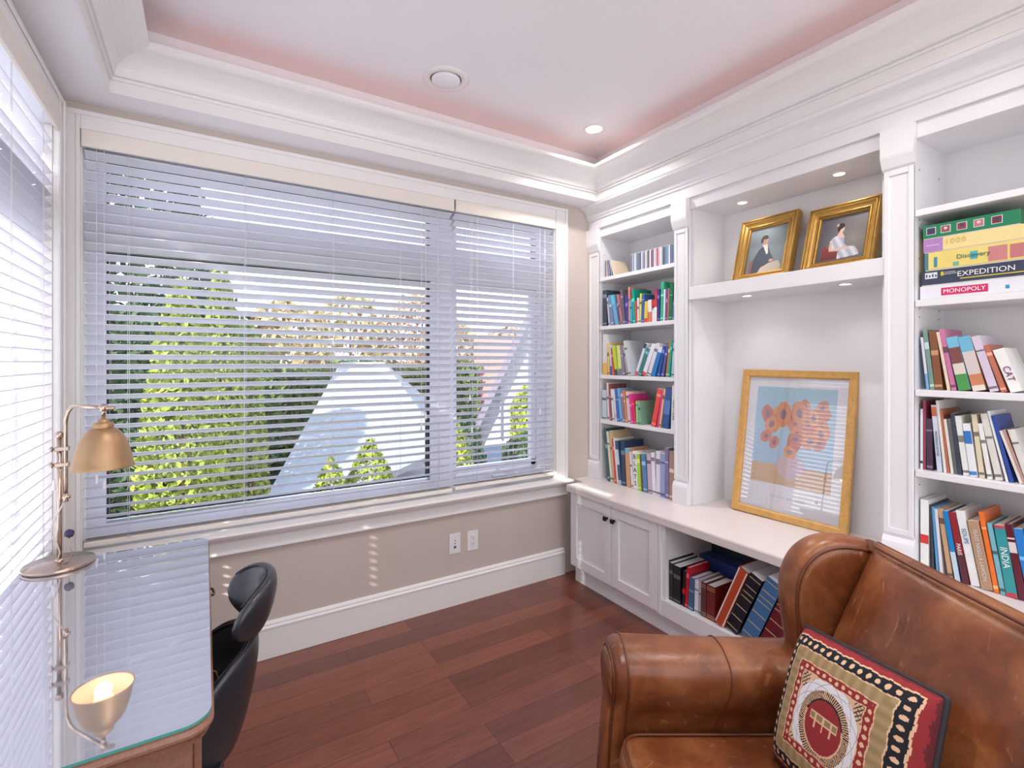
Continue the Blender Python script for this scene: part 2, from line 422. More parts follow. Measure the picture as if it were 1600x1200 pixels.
blind('narrow white slatted blind beside the bookcase', 'x', 1.226, 1.94, 2.33, .657, None, [(1.32, 1.17), (1.333, .98), (1.82, 1.06)], [1.37, 1.62, 1.86], zfirst=2.245)
blind('white slatted blind over the side window by the lamp', 'y', LY0+.006, LY1-.005, 2.33, .65, None, [(LY1-.05, .93)], [2.31, 1.975, 1.56, 1.15], zfirst=2.205, gap=2.13, holes=(2.31, 1.975, 1.56, 1.15))

# ------------------------------------------------------------------ built-in bookcases
XP, XBK = 2.235, 2.53          # face of the pilasters, face of the back panels
def pilaster(parent, y0, y1, z0=.616):
    bm = B()
    box(bm, XP+.004, XP+.03, y0, y1, z0, 2.29, .001)
    box(bm, XP-.002, XP+.01, y0, y0+.016, z0+.13, 2.13, .001); box(bm, XP-.002, XP+.01, y1-.016, y1, z0+.13, 2.13, .001)
    box(bm, XP-.002, XP+.01, y0+.0165, y1-.0165, z0+.13, z0+.15, .001); box(bm, XP-.002, XP+.01, y0+.0165, y1-.0165, 2.11, 2.13, .001)
    box(bm, XP+.003, XP+.01, y0+.022, y1-.022, z0+.15, 2.105, .002)
    obj('pilaster', bm, CAB, parent)
    bm = B()
    prism(bm, [(XP-.012, z0), (XP-.012, z0+.085), (XP-.01, z0+.1), (XP-.002, z0+.115), (XP+.01, z0+.12), (XP+.01, z0)], 'y', y0-.004, y1+.004)
    obj('plinth_block', bm, CAB, parent)
    bm = B()
    prism(bm, [(XP+.004, 2.13), (XP-.006, 2.14), (XP-.012, 2.155), (XP-.02, 2.175), (XP-.022, 2.185), (XP-.022, 2.288), (XP+.01, 2.288)], 'y', y0-.006, y1+.006)
    obj('capital', bm, CAB, parent)
def bookcase(label, yl, yr, pils, shelves, z0=.616, group=None):
    """yl > yr : opening between them"""
    t_ = thing('bookcase', label, 'bookcase', (2.38, (yl+yr)/2, z0))
    for a, b2 in pils: pilaster(t_, a, b2)
    for y0, y1 in ((yl, yl+.018), (yr-.018, yr)):
        bm = B(); box(bm, XP+.03, XBK, y0, y1, z0, 2.29); sp_ = obj('side_panel', bm, CAB, t_)
    bm = B(); box(bm, XBK, XBK+.012, yr-.018, yl+.018, z0, 2.29); obj('back_panel', bm, CAB, t_)
    bm = B(); box(bm, XP+.03, XBK, yr, yl, 2.23, 2.25); obj('top_panel', bm, CAB, t_)
    bm = B(); box(bm, XP+.012, XP+.03, yr, yl, 2.23, 2.29, .001); obj('lintel', bm, CAB, t_)
    for zt in shelves:
        bm = B(); box(bm, XP+.008, XBK, yr+.0005, yl-.0005, zt-.024, zt, .0015); obj('shelf', bm, CAB, t_)
    bm = B()
    for x in (2.285, 2.47):
        for z in [zt+dz for zt in shelves for dz in (-.06, -.028, .16)]:
            for y in ((yl-.0012, yl), (yr, yr+.0012)): box(bm, x-.0025, x+.0025, y[0], y[1], z-.0025, z+.0025)
    obj('shelf_pin_holes', bm, mat('pin_hole_brown', (120, 90, 75), .6), t_)['kind'] = 'stuff'
    return t_
bookcase('tall white bookcase of books and CD cases beside the window', 2.50, 1.876, [(2.50, 2.598), (1.785, 1.876)], [1.957, 1.635, 1.311, 1.015])
bookcase('tall white bookcase with board games and cookbooks at the right edge', .774, .15, [(.774, .868), (.056, .15)], [1.962, 1.627, 1.296, .998])
n_ = thing('display_niche', 'wide white alcove with one high shelf between the two bookcases', 'alcove', (2.38, 1.325, .616))
for y0, y1 in ((1.767, 1.785), (.868, .886)):
    bm = B(); box(bm, XP+.03, XBK, y0-.0, y1, .616, 2.29); obj('side_panel', bm, CAB, n_)
bm = B(); box(bm, XBK, XBK+.012, .868, 1.785, .616, 2.29); obj('back_panel', bm, CAB, n_)
bm = B(); box(bm, XP+.03, XBK, .886, 1.767, 2.23, 2.25); obj('top_panel', bm, CAB, n_)
bm = B(); box(bm, XP+.012, XP+.03, .868, 1.785, 2.23, 2.29, .001); obj('lintel', bm, CAB, n_)
bm = B(); box(bm, XP+.004, XP+.026, .87, 1.783, 1.735, 1.805, .002); box(bm, XP+.026, XBK, .886, 1.767, 1.735, 1.8); obj('shelf', bm, CAB, n_)
# cornice over all three
bm = B()
pf = [(XBK, 2.29), (XP-.002, 2.29), (XP-.002, 2.348), (XP-.01, 2.352), (XP-.012, 2.36), (XP-.018, 2.366)]
for k in range(7):
    a = k/6*math.pi/2; pf.append((XP-.02-.044*(1-math.cos(a)), 2.37+.05*math.sin(a)))
pf += [(XP-.07, 2.422), (XP-.074, 2.43), (XP-.074, 2.4385), (XBK, 2.4385)]
prism(bm, pf, 'y', -.1, 2.602); tag(obj('cornice', bm, CAB), 'long white crown cornice running above the bookcases', 'cornice')

# worktop and base cabinets
bm = B()
poly = [(1.958, -.6), (1.958, 2.50), (2.10, 2.50), (2.10, 2.602), (2.545, 2.602), (2.545, -.6)]
prism(bm, poly, 'z', .574, .6155); es = [e for e in bm.edges if abs(e.verts[0].co.x-1.958) < 1e-4 and abs(e.verts[1].co.x-1.958) < 1e-4]
bmesh.ops.bevel(bm, geom=es, offset=.004, segments=2, affect='EDGES')
tag(obj('worktop', bm, COUNTER), 'long pale worktop running under the bookcases', 'worktop')
def shaker(parent, y0, y1, z0, z1, knob_y):
    d = B(); f_ = .057
    box(d, 1.975, 1.995, y0, y0+f_, z0, z1, .002); box(d, 1.975, 1.995, y1-f_, y1, z0, z1, .002)
    box(d, 1.975, 1.995, y0+f_, y1-f_, z0, z0+f_, .0015); box(d, 1.975, 1.995, y0+f_, y1-f_, z1-f_, z1, .0015)
    box(d, 1.987, 1.993, y0+f_-.004, y1-f_+.004, z0+f_-.004, z1-f_+.004)
    o = obj('door', d, CAB, parent)
    k = B(); box(k, 1.958, 1.976, knob_y-.006, knob_y+.006, .497-.006, .497+.006, .001); box(k, 1.948, 1.96, knob_y-.013, knob_y+.013, .497-.013, .497+.013, .003)
    obj('knob', k, BLACKM, o)
cab = thing('base_cabinet', 'low white cabinet with two panelled doors and square black knobs', 'cabinet', (2.25, 2.12, 0))
bm = B(); box(bm, 1.996, 2.54, 1.742, 2.48, .108, .573, .001); obj('carcass', bm, CAB, cab)
bm = B(); box(bm, 2.024, 2.54, 1.742, 2.484, 0, .1075); obj('toe_kick', bm, CAB, cab)
shaker(cab, 2.108, 2.474, .116, .570, 2.137); shaker(cab, 1.766, 2.104, .116, .570, 2.077)
bm = B(); box(bm, 1.976, 1.9955, 1.742, 1.763, .108, .573, .001); obj('stile', bm, CAB, cab)
oc = thing('open_cabinet', 'low white open cabinet holding binders and albums', 'cabinet', (2.25, 1.0, 0))
bm = B(); box(bm, 1.985, 2.54, 1.7215, 1.7405, .108, .573); obj('side_panel', bm, CAB, oc)
bm = B(); box(bm, 1.985, 2.54, .1, .119, .108, .573); obj('side_panel', bm, CAB, oc)
bm = B(); box(bm, 2.5, 2.54, .12, 1.721, .108, .573); obj('back_panel', bm, CAB, oc)
bm = B(); box(bm, 1.985, 2.499, .12, 1.721, .168, .19); obj('shelf', bm, CAB, oc)
bm = B(); box(bm, 1.979, 1.9845, .1, 1.7405, .108, .19, .001); obj('rail', bm, CAB, oc)
bm = B(); box(bm, 2.024, 2.54, .1, 1.7405, 0, .1075); obj('toe_kick', bm, CAB, oc)

# ------------------------------------------------------------------ ceiling and shelf lights
LAMPW = mat('lamp_glow', (255, 244, 230), .5, emit=(255, 240, 222), es=9)
def spot(name, label, cat, x, y, z, r, power, group=None, size=2.4, col=(1, .96, .92)):
    t_ = thing(name, label, cat, (x, y, z), group)
    bm = B(); lathe(bm, [(r*.72, -.001), (r*.74, -.005), (r*.98, -.004), (r, -.001), (r, 0), (r*.72, 0)], 32, Matrix.Translation((x, y, z)), cap=False); obj('trim_ring', bm, TRIM, t_)
    bm = B(); lathe(bm, [(0, -.0005), (r*.71, -.0015)], 32, Matrix.Translation((x, y, z)), cap=False); obj('lens', bm, LAMPW, t_)
    l = bpy.data.lights.new('bulb', 'SPOT'); l.energy = power; l.spot_size = size; l.spot_blend = .9; l.shadow_soft_size = r*.6; l.color = col
    o = bpy.data.objects.new('bulb', l); C.objects.link(o); o.parent = t_; o.location = (0, 0, -.01)
    return t_
spot('recessed_light', 'small round recessed light in the white tray ceiling', 'light', 1.877, 2.14, 2.72, .062, DOWN)
for x, y, nm in ((.35, 1.0, 'above the desk chair'), (1.6, .7, 'above the armchair'), (.2, -.8, 'behind the desk, left of the middle pair'), (1.6, -.8, 'behind the armchair, right of the middle pair')):
    spot('recessed_light', 'round recessed ceiling light ' + nm, 'light', x, y, 2.72, .062, DOWN, 'recessed lights in the tray ceiling')  # out-of-view lights added to brighten the interior
spot('puck_light', 'left small round light under the top of the white alcove', 'light', 2.381, 1.558, 2.23, .03, PUCK, size=2.2)
spot('puck_light', 'right small round light under the top of the white alcove', 'light', 2.379, 1.094, 2.23, .03, PUCK, size=2.2)
spot('puck_light', 'small round light under the alcove shelf, left one', 'light', 2.33, 1.50, 1.735, .03, PUCK, size=2.2)
spot('puck_light', 'small round light under the alcove shelf, right one', 'light', 2.335, 1.05, 1.735, .03, PUCK, size=2.2)
sp = thing('ceiling_speaker', 'round white ceiling vent with a convex disc', 'ceiling vent', (.96, 2.13, 2.72))
Mz = Matrix.Translation((.96, 2.13, 2.72))
bm = B(); lathe(bm, [(.072, -.001), (.078, -.008), (.098, -.007), (.108, -.002), (.108, 0), (.072, 0)], 48, Mz, cap=False); obj('rim', bm, TRIM, sp)
bm = B(); lathe(bm, [(0, -.016), (.03, -.0155), (.06, -.012), (.067, -.008), (.067, -.002)], 48, Mz, cap=False); obj('disc', bm, CEIL, sp)
bm = B(); lathe(bm, [(0, -.0006), (.0745, -.0006)], 48, Mz, cap=False); obj('gap', bm, GASKET, sp)

# ------------------------------------------------------------------ outlets
PLATE = mat('outlet_plate_white', (238, 236, 238), .3)
def plate(name, label, cat, x, z, duplex):
    t_ = thing(name, label, cat, (x, YW, z-.058))
    bm = B(); box(bm, x-.036, x+.036, YW-.006, YW-.0001, z-.058, z+.058, .004, 2); obj('cover_plate', bm, PLATE, t_)
    if duplex:
        bm = B(); box(bm, x-.017, x+.017, YW-.009, YW-.005, z-.034, z+.034, .002); r_ = obj('receptacle', bm, PLATE, t_)
        bm = B()
        for zz in (-.018, .016):
            for dx in (-.007, .007): box(bm, x+dx-.0012, x+dx+.0012, YW-.0095, YW-.0085, z+zz-.001, z+zz+.007)
            box(bm, x-.002, x+.002, YW-.0095, YW-.0085, z+zz-.009, z+zz-.005)
        obj('slots', bm, GASKET, r_)
    else:
        for zz, s, mm in ((.018, .003, BLACKM), (.0, .003, BLACKM), (-.02, .007, mat('blue_jack', (30, 110, 170), .4))):
            bm = B(); box(bm, x-s, x+s, YW-.008, YW-.005, z+zz-s, z+zz+s, .001); obj('jack', bm, mm, t_)
plate('cable_outlet', 'white wall plate with a small blue jack, left of the power socket', 'outlet', 1.228, .351, False)
plate('power_outlet', 'white double power socket plate on the beige wall', 'outlet', 1.343, .348, True)

# ------------------------------------------------------------------ books
PAGES = mat('book_pages', (232, 224, 210), .8)
PAGEW = mat('white_pages', (238, 236, 236), .8)
GOLD = mat('gold_tooling', (205, 180, 120), .4, .3)
def cname(c):
    r, g, b2 = c; mx_, mn = max(c), min(c)
    if mx_-mn < 28: return 'white' if mn > 215 else 'pale grey' if mn > 165 else 'grey' if mn > 90 else 'charcoal' if mn > 50 else 'black'
    import colorsys
    h, s, v = colorsys.rgb_to_hsv(r/255, g/255, b2/255); h *= 360
    if s < .22 and v > .75: return {0: 'pinkish', 1: 'cream', 2: 'mint', 3: 'pale blue', 4: 'lilac'}[0 if h < 25 or h > 320 else 1 if h < 75 else 2 if h < 170 else 3 if h < 240 else 4]
    pre = 'dark ' if v < .5 else 'pale ' if s < .4 and v > .75 else ''
    if h < 12 or h > 345: n = 'red'
    elif h < 40: n = 'orange' if s > .6 and v > .75 else 'brown'
    elif h < 68: n = 'yellow' if s > .3 and v > .8 else 'tan'
    elif h < 100: n = 'lime'
    elif h < 160: n = 'green'
    elif h < 192: n = 'teal'
    elif h < 215: n = 'sky blue' if v > .6 else 'slate blue'
    elif h < 245: n = 'blue'
    elif h < 285: n = 'purple'
    else: n = 'pink' if v > .6 else 'plum'
    return pre+n
ORD = 'first second third fourth fifth sixth seventh eighth ninth tenth eleventh twelfth thirteenth fourteenth fifteenth sixteenth seventeenth eighteenth nineteenth twentieth'.split()
def ordn(i):
    if i < 20: return ORD[i]
    return ('twenty-' if i < 29 else 'thirty-')+ORD[(i-20) % 10] if i not in (29,) else 'thirtieth'
def cover_mat(c, gloss=.35):
    return mat('cover_%02x%02x%02x' % tuple(c), c, gloss, var=.06, vscale=30)
def book(x0, yl, z0, th, h, lean, dep, col, label, group, hard=True, name='book', cat='book', title=None, tcol=(250, 250, 250), tsize=None, bands=None, art=None, tz=.5, pages=None, rnd=False):
    """spine at x=x0 facing -x, left edge at yl when upright; lean>0 tilts its top towards +y (left in the photo)"""
    base = z0 if lean >= 0 else z0 + th*math.sin(-lean)
    M = Matrix.Translation((x0, yl, base)) @ Matrix.Rotation(-lean, 4, 'X')
    t_ = thing(name, label, cat, (x0+dep/2, yl-th/2, z0), group)
    bt = min(.003 if hard else .0012, th*.2); ov = .003 if hard else 0
    bm = B()
    if rnd:
        pr_ = [(.008, 0)]+[(.008-.008*math.sin(k/6*math.pi), -th*k/6) for k in range(1, 6)]+[(.008, -th)]
        prism(bm, pr_+[(.012, -th), (.012, 0)], 'z', 0, h)
    else: box(bm, 0, bt+.001, -th, 0, 0, h, min(.0015, bt*.4))
    box(bm, .0005 if not rnd else .01, dep, -bt, 0, 0, h); box(bm, .0005 if not rnd else .01, dep, -th, -th+bt, 0, h)
    bmesh.ops.transform(bm, matrix=M, verts=bm.verts[:])
    mm = cover_mat(col); o = obj('cover', bm, mm, t_)
    bm = B(); box(bm, bt+.001, dep-ov, -th+bt, -bt, ov*.6, h-ov, 0, M=M); obj('pages', bm, pages or PAGES, t_)
    xf = -.0003 - (0.0 if not rnd else 0)
    if bands:
        for (za, zb, c) in bands:
            bm = B(); box(bm, xf-.0005, .0012, -th*.98, -th*.02, za*h, zb*h, M=M); obj('spine_band', bm, cover_mat(c), o)
    if title:
        s = tsize or th*.62
        T = M @ (frame_mat((0, -1, 0), (0, 0, 1), (xf-.0012, -th/2, h*tz)) if '\n' in title else frame_mat((0, 0, -1), (0, -1, 0), (xf-.0012, -th/2, h*tz)))
        # reading downwards: letters run towards -z, their tops point to the viewer's right (-y)
        text_mesh('title', title, s, T, mat('ink_%02x%02x%02x' % tuple(tcol), tcol, .5), o, .0003)
    return t_

BOOKS = {
 'L2': (2.247, 1.635, 0.15, [
  (2.479, 0.0384, 0.237, 0, (60, 70, 90)),
  (2.4212, 0.0141, 0.1851, 0.1047, (190, 195, 205)),
  (2.3944, 0.023, 0.1992, 0.1679, (120, 140, 180)),
  (2.3586, 0.0296, 0.1977, 0.2281, (110, 170, 210)),
  (2.322, 0.0141, 0.2018, 0.1945, (90, 80, 95)),
  (2.305, 0.0121, 0.1971, 0.2044, (190, 130, 150)),
  (2.29, 0.0202, 0.2218, 0.1266, (105, 95, 110)),
  (2.267, 0.0214, 0.1851, 0.0324, (70, 60, 150)),
  (2.244, 0.0144, 0.23, 0.013, (225, 140, 130)),
  (2.227, 0.0174, 0.148, 0.0135, (60, 180, 210)),
  (2.2046, 0.0198, 0.2133, 0.0436, (20, 160, 140)),
  (2.182, 0.0094, 0.1362, 0.0514, (225, 90, 90)),
  (2.17, 0.0154, 0.155, 0.0129, (235, 225, 225)),
  (2.153, 0.0144, 0.1781, -0.0337, (235, 225, 90)),
  (2.137, 0.0204, 0.1711, -0.0409, (50, 100, 170)),
  (2.1164, 0.0277, 0.1253, -0.0519, (235, 200, 80)),
  (2.081, 0.0274, 0.133, 0.0075, (225, 120, 90)),
  (2.051, 0.0204, 0.13, 0.0154, (240, 240, 245)),
  (2.0304, 0.0181, 0.1891, -0.0104, (200, 50, 70)),
  (2.007, 0.0164, 0.187, 0.016, (50, 60, 130)),
  (1.989, 0.0214, 0.2261, -0.031, (60, 175, 140)),
  (1.966, 0.0114, 0.1811, -0.0331, (235, 235, 240)),
  (1.952, 0.0134, 0.1822, -0.0439, (110, 80, 140)),
  (1.937, 0.0074, 0.1822, -0.0439, (230, 120, 110)),
  (1.928, 0.0224, 0.2123, -0.0518, (30, 120, 80)),
  (1.903, 0.0244, 0.1152, -0.0608, (110, 120, 160)),
 ]),
 'L3': (2.247, 1.311, 0.15, [
  (2.477, 0.0404, 0.269, 0.0, (225, 225, 230)),
  (2.4278, 0.0155, 0.2118, 0.0411, (235, 200, 120)),
  (2.405, 0.0154, 0.1951, 0.0758, (200, 215, 240)),
  (2.3798, 0.0146, 0.1764, 0.1291, (215, 80, 50)),
  (2.3582, 0.0249, 0.1916, 0.1663, (190, 215, 80)),
  (2.328, 0.0282, 0.1931, 0.1089, (225, 230, 140)),
  (2.2932, 0.0219, 0.1937, 0.138, (140, 130, 150)),
  (2.2608, 0.0138, 0.1929, 0.1889, (170, 165, 165)),
  (2.2424, 0.024, 0.2227, 0.2105, (205, 210, 215)),
  (2.189, 0.0203, 0.2089, -0.393, (215, 225, 240)),
  (2.1654, 0.0259, 0.1812, -0.435, (60, 130, 130)),
  (2.1314, 0.0298, 0.2009, -0.4098, (235, 235, 245)),
  (2.0892, 0.026, 0.2028, -0.3576, (230, 225, 235)),
  (2.0578, 0.0282, 0.1792, -0.3392, (40, 130, 200)),
  (2.0138, 0.0208, 0.1835, -0.2553, (40, 80, 160)),
  (1.9842, 0.0178, 0.1855, -0.209, (90, 90, 150)),
  (1.9514, 0.0144, 0.211, -0.1299, (180, 130, 80)),
  (1.9352, 0.0143, 0.208, -0.1239, (20, 165, 140)),
  (1.911, 0.0353, 0.1966, -0.0764, (190, 215, 235)),
 ]),
 'L4': (2.247, 1.015, 0.15, [
  (2.482, 0.0414, 0.196, 0.0, (200, 215, 225)),
  (2.4324, 0.0183, 0.2457, 0.0413, (235, 215, 215)),
  (2.4014, 0.0136, 0.2394, 0.0905, (150, 90, 90)),
  (2.384, 0.0183, 0.207, 0.0968, (230, 232, 238)),
  (2.3606, 0.0153, 0.2055, 0.1179, (236, 232, 230)),
  (2.341, 0.0262, 0.2094, 0.1149, (60, 110, 190)),
  (2.3112, 0.0179, 0.2158, 0.1301, (120, 185, 225)),
  (2.29, 0.0203, 0.2054, 0.1171, (160, 120, 150)),
  (2.2656, 0.0144, 0.2049, 0.1331, (205, 150, 90)),
  (2.249, 0.0263, 0.197, 0.1017, (235, 200, 215)),
  (2.2176, 0.017, 0.1826, 0.1278, (225, 70, 150)),
  (2.1966, 0.0205, 0.1527, 0.1512, (225, 50, 90)),
  (2.174, 0.0154, 0.1432, 0.0559, (160, 215, 150)),
  (2.156, 0.0184, 0.1443, 0.0624, (130, 180, 150)),
  (2.0578, 0.0322, 0.2287, -0.2269, (235, 80, 75)),
  (2.0138, 0.0111, 0.2251, -0.1762, (230, 70, 140)),
  (2.0002, 0.0139, 0.2267, -0.1683, (235, 190, 150)),
  (1.9758, 0.0438, 0.2324, -0.1265, (60, 90, 150)),
  (1.911, 0.0324, 0.2492, -0.0361, (238, 238, 240)),
 ]),
 'L5': (2.247, 0.616, 0.17, [
  (2.432, 0.0233, 0.341, 0.1087, (60, 100, 105)),
  (2.4028, 0.0205, 0.3276, 0.1255, (225, 220, 200)),
  (2.379, 0.0133, 0.3356, 0.0985, (215, 190, 150)),
  (2.3606, 0.0153, 0.2879, 0.1149, (215, 80, 70)),
  (2.3422, 0.0118, 0.2902, 0.1244, (235, 230, 225)),
  (2.3274, 0.0249, 0.2765, 0.1342, (65, 95, 130)),
  (2.298, 0.0334, 0.2813, 0.0462, (50, 65, 95)),
  (2.2606, 0.0357, 0.2397, 0.0592, (215, 160, 115)),
  (2.2176, 0.0171, 0.2219, 0.0903, (230, 225, 230)),
  (2.199, 0.0354, 0.2313, 0.0519, (240, 238, 238)),
  (2.1596, 0.0251, 0.2207, 0.0691, (160, 220, 60)),
  (2.132, 0.0114, 0.2205, 0.0681, (120, 70, 60)),
  (2.1168, 0.0312, 0.2278, 0.0835, (85, 135, 175)),
  (2.081, 0.0313, 0.2335, 0.0643, (205, 180, 200)),
  (2.048, 0.0274, 0.2444, 0.0573, (238, 238, 245)),
  (2.019, 0.0304, 0.261, 0.0, (228, 224, 240)),
  (1.987, 0.0344, 0.251, 0.0, (150, 160, 205)),
  (1.9488, 0.0234, 0.29, 0.0138, (130, 120, 160)),
  (1.922, 0.0404, 0.276, 0, (170, 140, 125)),
 ]),
 'R2': (2.275, 1.296, 0.17, [
  (0.7492, 0.0081, 0.1954, 0.094, (120, 170, 210)),
  (0.7386, 0.0135, 0.2236, 0.105, (120, 150, 140)),
  (0.724, 0.0223, 0.2159, 0.0928, (130, 80, 40)),
  (0.6894, 0.0093, 0.2142, 0.1494, (235, 210, 190)),
  (0.677, 0.0139, 0.2232, 0.1619, (205, 120, 165)),
  (0.6566, 0.0324, 0.193, 0.1915, (120, 190, 220)),
  (0.6182, 0.0349, 0.1936, 0.2187, (200, 150, 110)),
  (0.574, 0.0226, 0.1965, 0.2573, (215, 200, 220)),
  (0.546, 0.0148, 0.1655, 0.2816, (190, 110, 85)),
  (0.523, 0.029, 0.149, 0.3069, (240, 240, 235)),
 ]),
 'R3': (2.275, 0.998, 0.17, [
  (0.768, 0.0079, 0.225, 0.0, (225, 228, 232)),
  (0.7596, 0.0079, 0.258, 0, (150, 60, 85)),
  (0.7492, 0.0183, 0.1911, 0.0114, (70, 50, 70)),
  (0.7178, 0.0147, 0.2429, 0.0758, (205, 215, 230)),
  (0.6988, 0.0081, 0.2605, 0.0917, (232, 228, 222)),
  (0.6896, 0.0074, 0.2302, 0.0961, (190, 110, 75)),
  (0.6792, 0.0083, 0.1941, 0.1084, (230, 225, 215)),
  (0.67, 0.0103, 0.197, 0.1017, (100, 100, 105)),
  (0.659, 0.0113, 0.2171, 0.1015, (60, 65, 80)),
  (0.644, 0.0163, 0.2094, 0.1149, (232, 235, 232)),
  (0.626, 0.0203, 0.1842, 0.1143, (236, 238, 242)),
  (0.602, 0.0143, 0.2181, 0.101, (225, 215, 185)),
  (0.5806, 0.0126, 0.1892, 0.1379, (238, 235, 232)),
  (0.5602, 0.018, 0.2253, 0.1765, (225, 222, 215)),
  (0.5352, 0.0064, 0.2368, 0.2014, (235, 235, 238)),
  (0.5252, 0.0094, 0.2219, 0.2159, (40, 75, 160)),
  (0.5024, 0.0088, 0.1758, 0.2862, (238, 232, 222)),
  (0.4926, 0.006, 0.1804, 0.2867, (190, 150, 140)),
  (0.4858, 0.0166, 0.18, 0.2585, (225, 220, 215)),
 ]),
 'R4': (2.275, 0.616, 0.17, [
  (0.7678, 0.0251, 0.27, 0.0, (240, 240, 240)),
  (0.7336, 0.0074, 0.2543, 0.0352, (70, 70, 80)),
  (0.7196, 0.0074, 0.2487, 0.0605, (90, 160, 210)),
  (0.7096, 0.0092, 0.2437, 0.0699, (225, 225, 235)),
  (0.6862, 0.0143, 0.2486, 0.1253, (200, 165, 130)),
  (0.666, 0.015, 0.2453, 0.1478, (30, 130, 200)),
  (0.647, 0.0191, 0.2451, 0.1598, (150, 40, 50)),
  (0.624, 0.024, 0.2566, 0.1684, (238, 240, 240)),
  (0.596, 0.03, 0.2292, 0.1666, (185, 150, 120)),
  (0.564, 0.0132, 0.2672, 0.1541, (240, 120, 50)),
  (0.548, 0.0132, 0.2336, 0.1504, (125, 185, 200)),
  (0.533, 0.0271, 0.2322, 0.1382, (55, 155, 160)),
  (0.5028, 0.0187, 0.2437, 0.1483, (100, 30, 50)),
  (0.481, 0.0221, 0.2339, 0.1588, (50, 130, 210)),
  (0.456, 0.0163, 0.2813, 0.1283, (210, 205, 200)),
 ]),
 'C': (2.01, 0.19, 0.2, [
  (1.7348, 0.0152, 0.199, 0, (34, 36, 42)),
  (1.7186, 0.0234, 0.19, 0.0013, (38, 38, 44)),
  (1.692, 0.0434, 0.186, 0.0, (30, 32, 38)),
  (1.641, 0.0164, 0.1793, -0.0614, (32, 28, 34)),
  (1.623, 0.0164, 0.2034, -0.064, (200, 30, 50)),
  (1.604, 0.0295, 0.1604, -0.0686, (70, 105, 140)),
  (1.568, 0.0214, 0.1581, -0.0316, (225, 228, 238)),
  (1.545, 0.0131, 0.172, -0.0233, (180, 170, 180)),
  (1.528, 0.0264, 0.164, 0, (100, 60, 60)),
  (1.498, 0.0454, 0.162, 0, (120, 40, 40)),
  (1.449, 0.0492, 0.3133, -0.3965, (190, 75, 40)),
  (1.39, 0.0562, 0.3077, -0.4113, (22, 30, 42)),
  (1.314, 0.0668, 0.3142, -0.3953, (70, 115, 165)),
  (1.233, 0.0687, 0.3018, -0.391, (110, 30, 45)),
 ]),
}
KIND = {}
TITLES = {('L2', 17): ('Italy', (40, 40, 60), .8, .62), ('L4', 18): ('PLENTY MORE', (40, 40, 45), .55, .45), ('L5', 9): ('B\nL\nA\nT\nS', (25, 25, 30), 1.15, .5),
 ('R3', 3): ('PAINTING & NOTICES', (60, 70, 100), .62, .42), ('R4', 6): ('PARIS', (250, 250, 250), .85, .48), ('R4', 7): ('SOUPS', (80, 130, 175), .75, .66),
 ('R4', 8): ('FEAST NIGELLA LAWSON', (225, 225, 225), .5, .5), ('R4', 11): ('INDIA', (240, 250, 245), .95, .55), ('R2', 9): ('CAT', (120, 40, 120), .9, .42)}
BANDS = {('L2', 3): [(.7, 1, (90, 200, 235))], ('L2', 17): [(.62, .999, (205, 50, 70))], ('L2', 18): [(0, .45, (235, 235, 235))], ('L2', 15): [(0, .2, (215, 80, 60))],
 ('L2', 16): [(.45, .99, (235, 235, 235))], ('L3', 13): [(.82, 1, (225, 235, 245))], ('L3', 9): [(.0, .14, (225, 80, 110)), (.86, 1, (50, 70, 110))], ('L3', 11): [(0, .12, (225, 80, 90))],
 ('L3', 4): [(0, .2, (70, 80, 90))], ('L3', 5): [(0, .22, (120, 120, 150))], ('L5', 5): [(.45, .8, (200, 215, 225)), (0, .1, (170, 200, 220))], ('L5', 7): [(.88, 1, (110, 190, 225))],
 ('L4', 17): [(.35, .7, (90, 130, 195))], ('R2', 0): [(.3, 1, (215, 215, 225))], ('R2', 5): [(.0, .3, (70, 150, 70)), (.3, .5, (225, 215, 200)), (.5, .8, (125, 70, 65))],
 ('R2', 6): [(.0, .1, (225, 215, 200)), (.1, .3, (205, 130, 90)), (.3, .72, (215, 205, 200)), (.72, 1, (110, 185, 215))], ('R3', 3): [(.83, .97, (210, 110, 80))],
 ('R3', 10): [(.62, .86, (45, 120, 200)), (.03, .1, (70, 130, 200))], ('R3', 0): [(.1, .14, (60, 60, 60))], ('R4', 0): [(.4, .52, (215, 60, 60))], ('R4', 5): [(0, .42, (200, 220, 230))],
 ('R4', 6): [(0, .42, (90, 40, 55))], ('R4', 11): [(.96, 1, (205, 70, 90)), (0, .06, (205, 70, 90))], ('R4', 12): [(.8, .82, (225, 215, 215)), (.62, .76, (225, 215, 215))],
 ('L3', 2): [(.0, .3, (90, 80, 170))], ('L3', 0): [(0, .3, (235, 190, 90))], ('L4', 4): [(.1, .25, (215, 190, 190))]}
WHERE = {'L2': 'the second shelf of the window-side bookcase', 'L3': 'the third shelf of the window-side bookcase', 'L4': 'the fourth shelf of the window-side bookcase',
 'L5': 'the worktop under the window-side bookcase', 'R2': 'the shelf below the board games', 'R3': 'the fourth shelf of the right-edge bookcase',
 'R4': 'the worktop in the right-edge bookcase', 'C': 'the open low cabinet'}
CN = [('black binder', 'black'), ('black binder', 'black'), ('black binder', 'black'), ('black notebook with a red strap', ''), ('bright red folder', ''), ('slate blue book', ''), ('white booklet', ''),
 ('grey book', ''), ('brown gold-tooled book', ''), ('maroon gold-tooled book', ''), ('leaning rust-red album with a rounded spine', ''), ('leaning black album with gold bands', ''),
 ('leaning blue album with gold bands', ''), ('leaning maroon album with gold bands', '')]
rnd = random.Random(5)
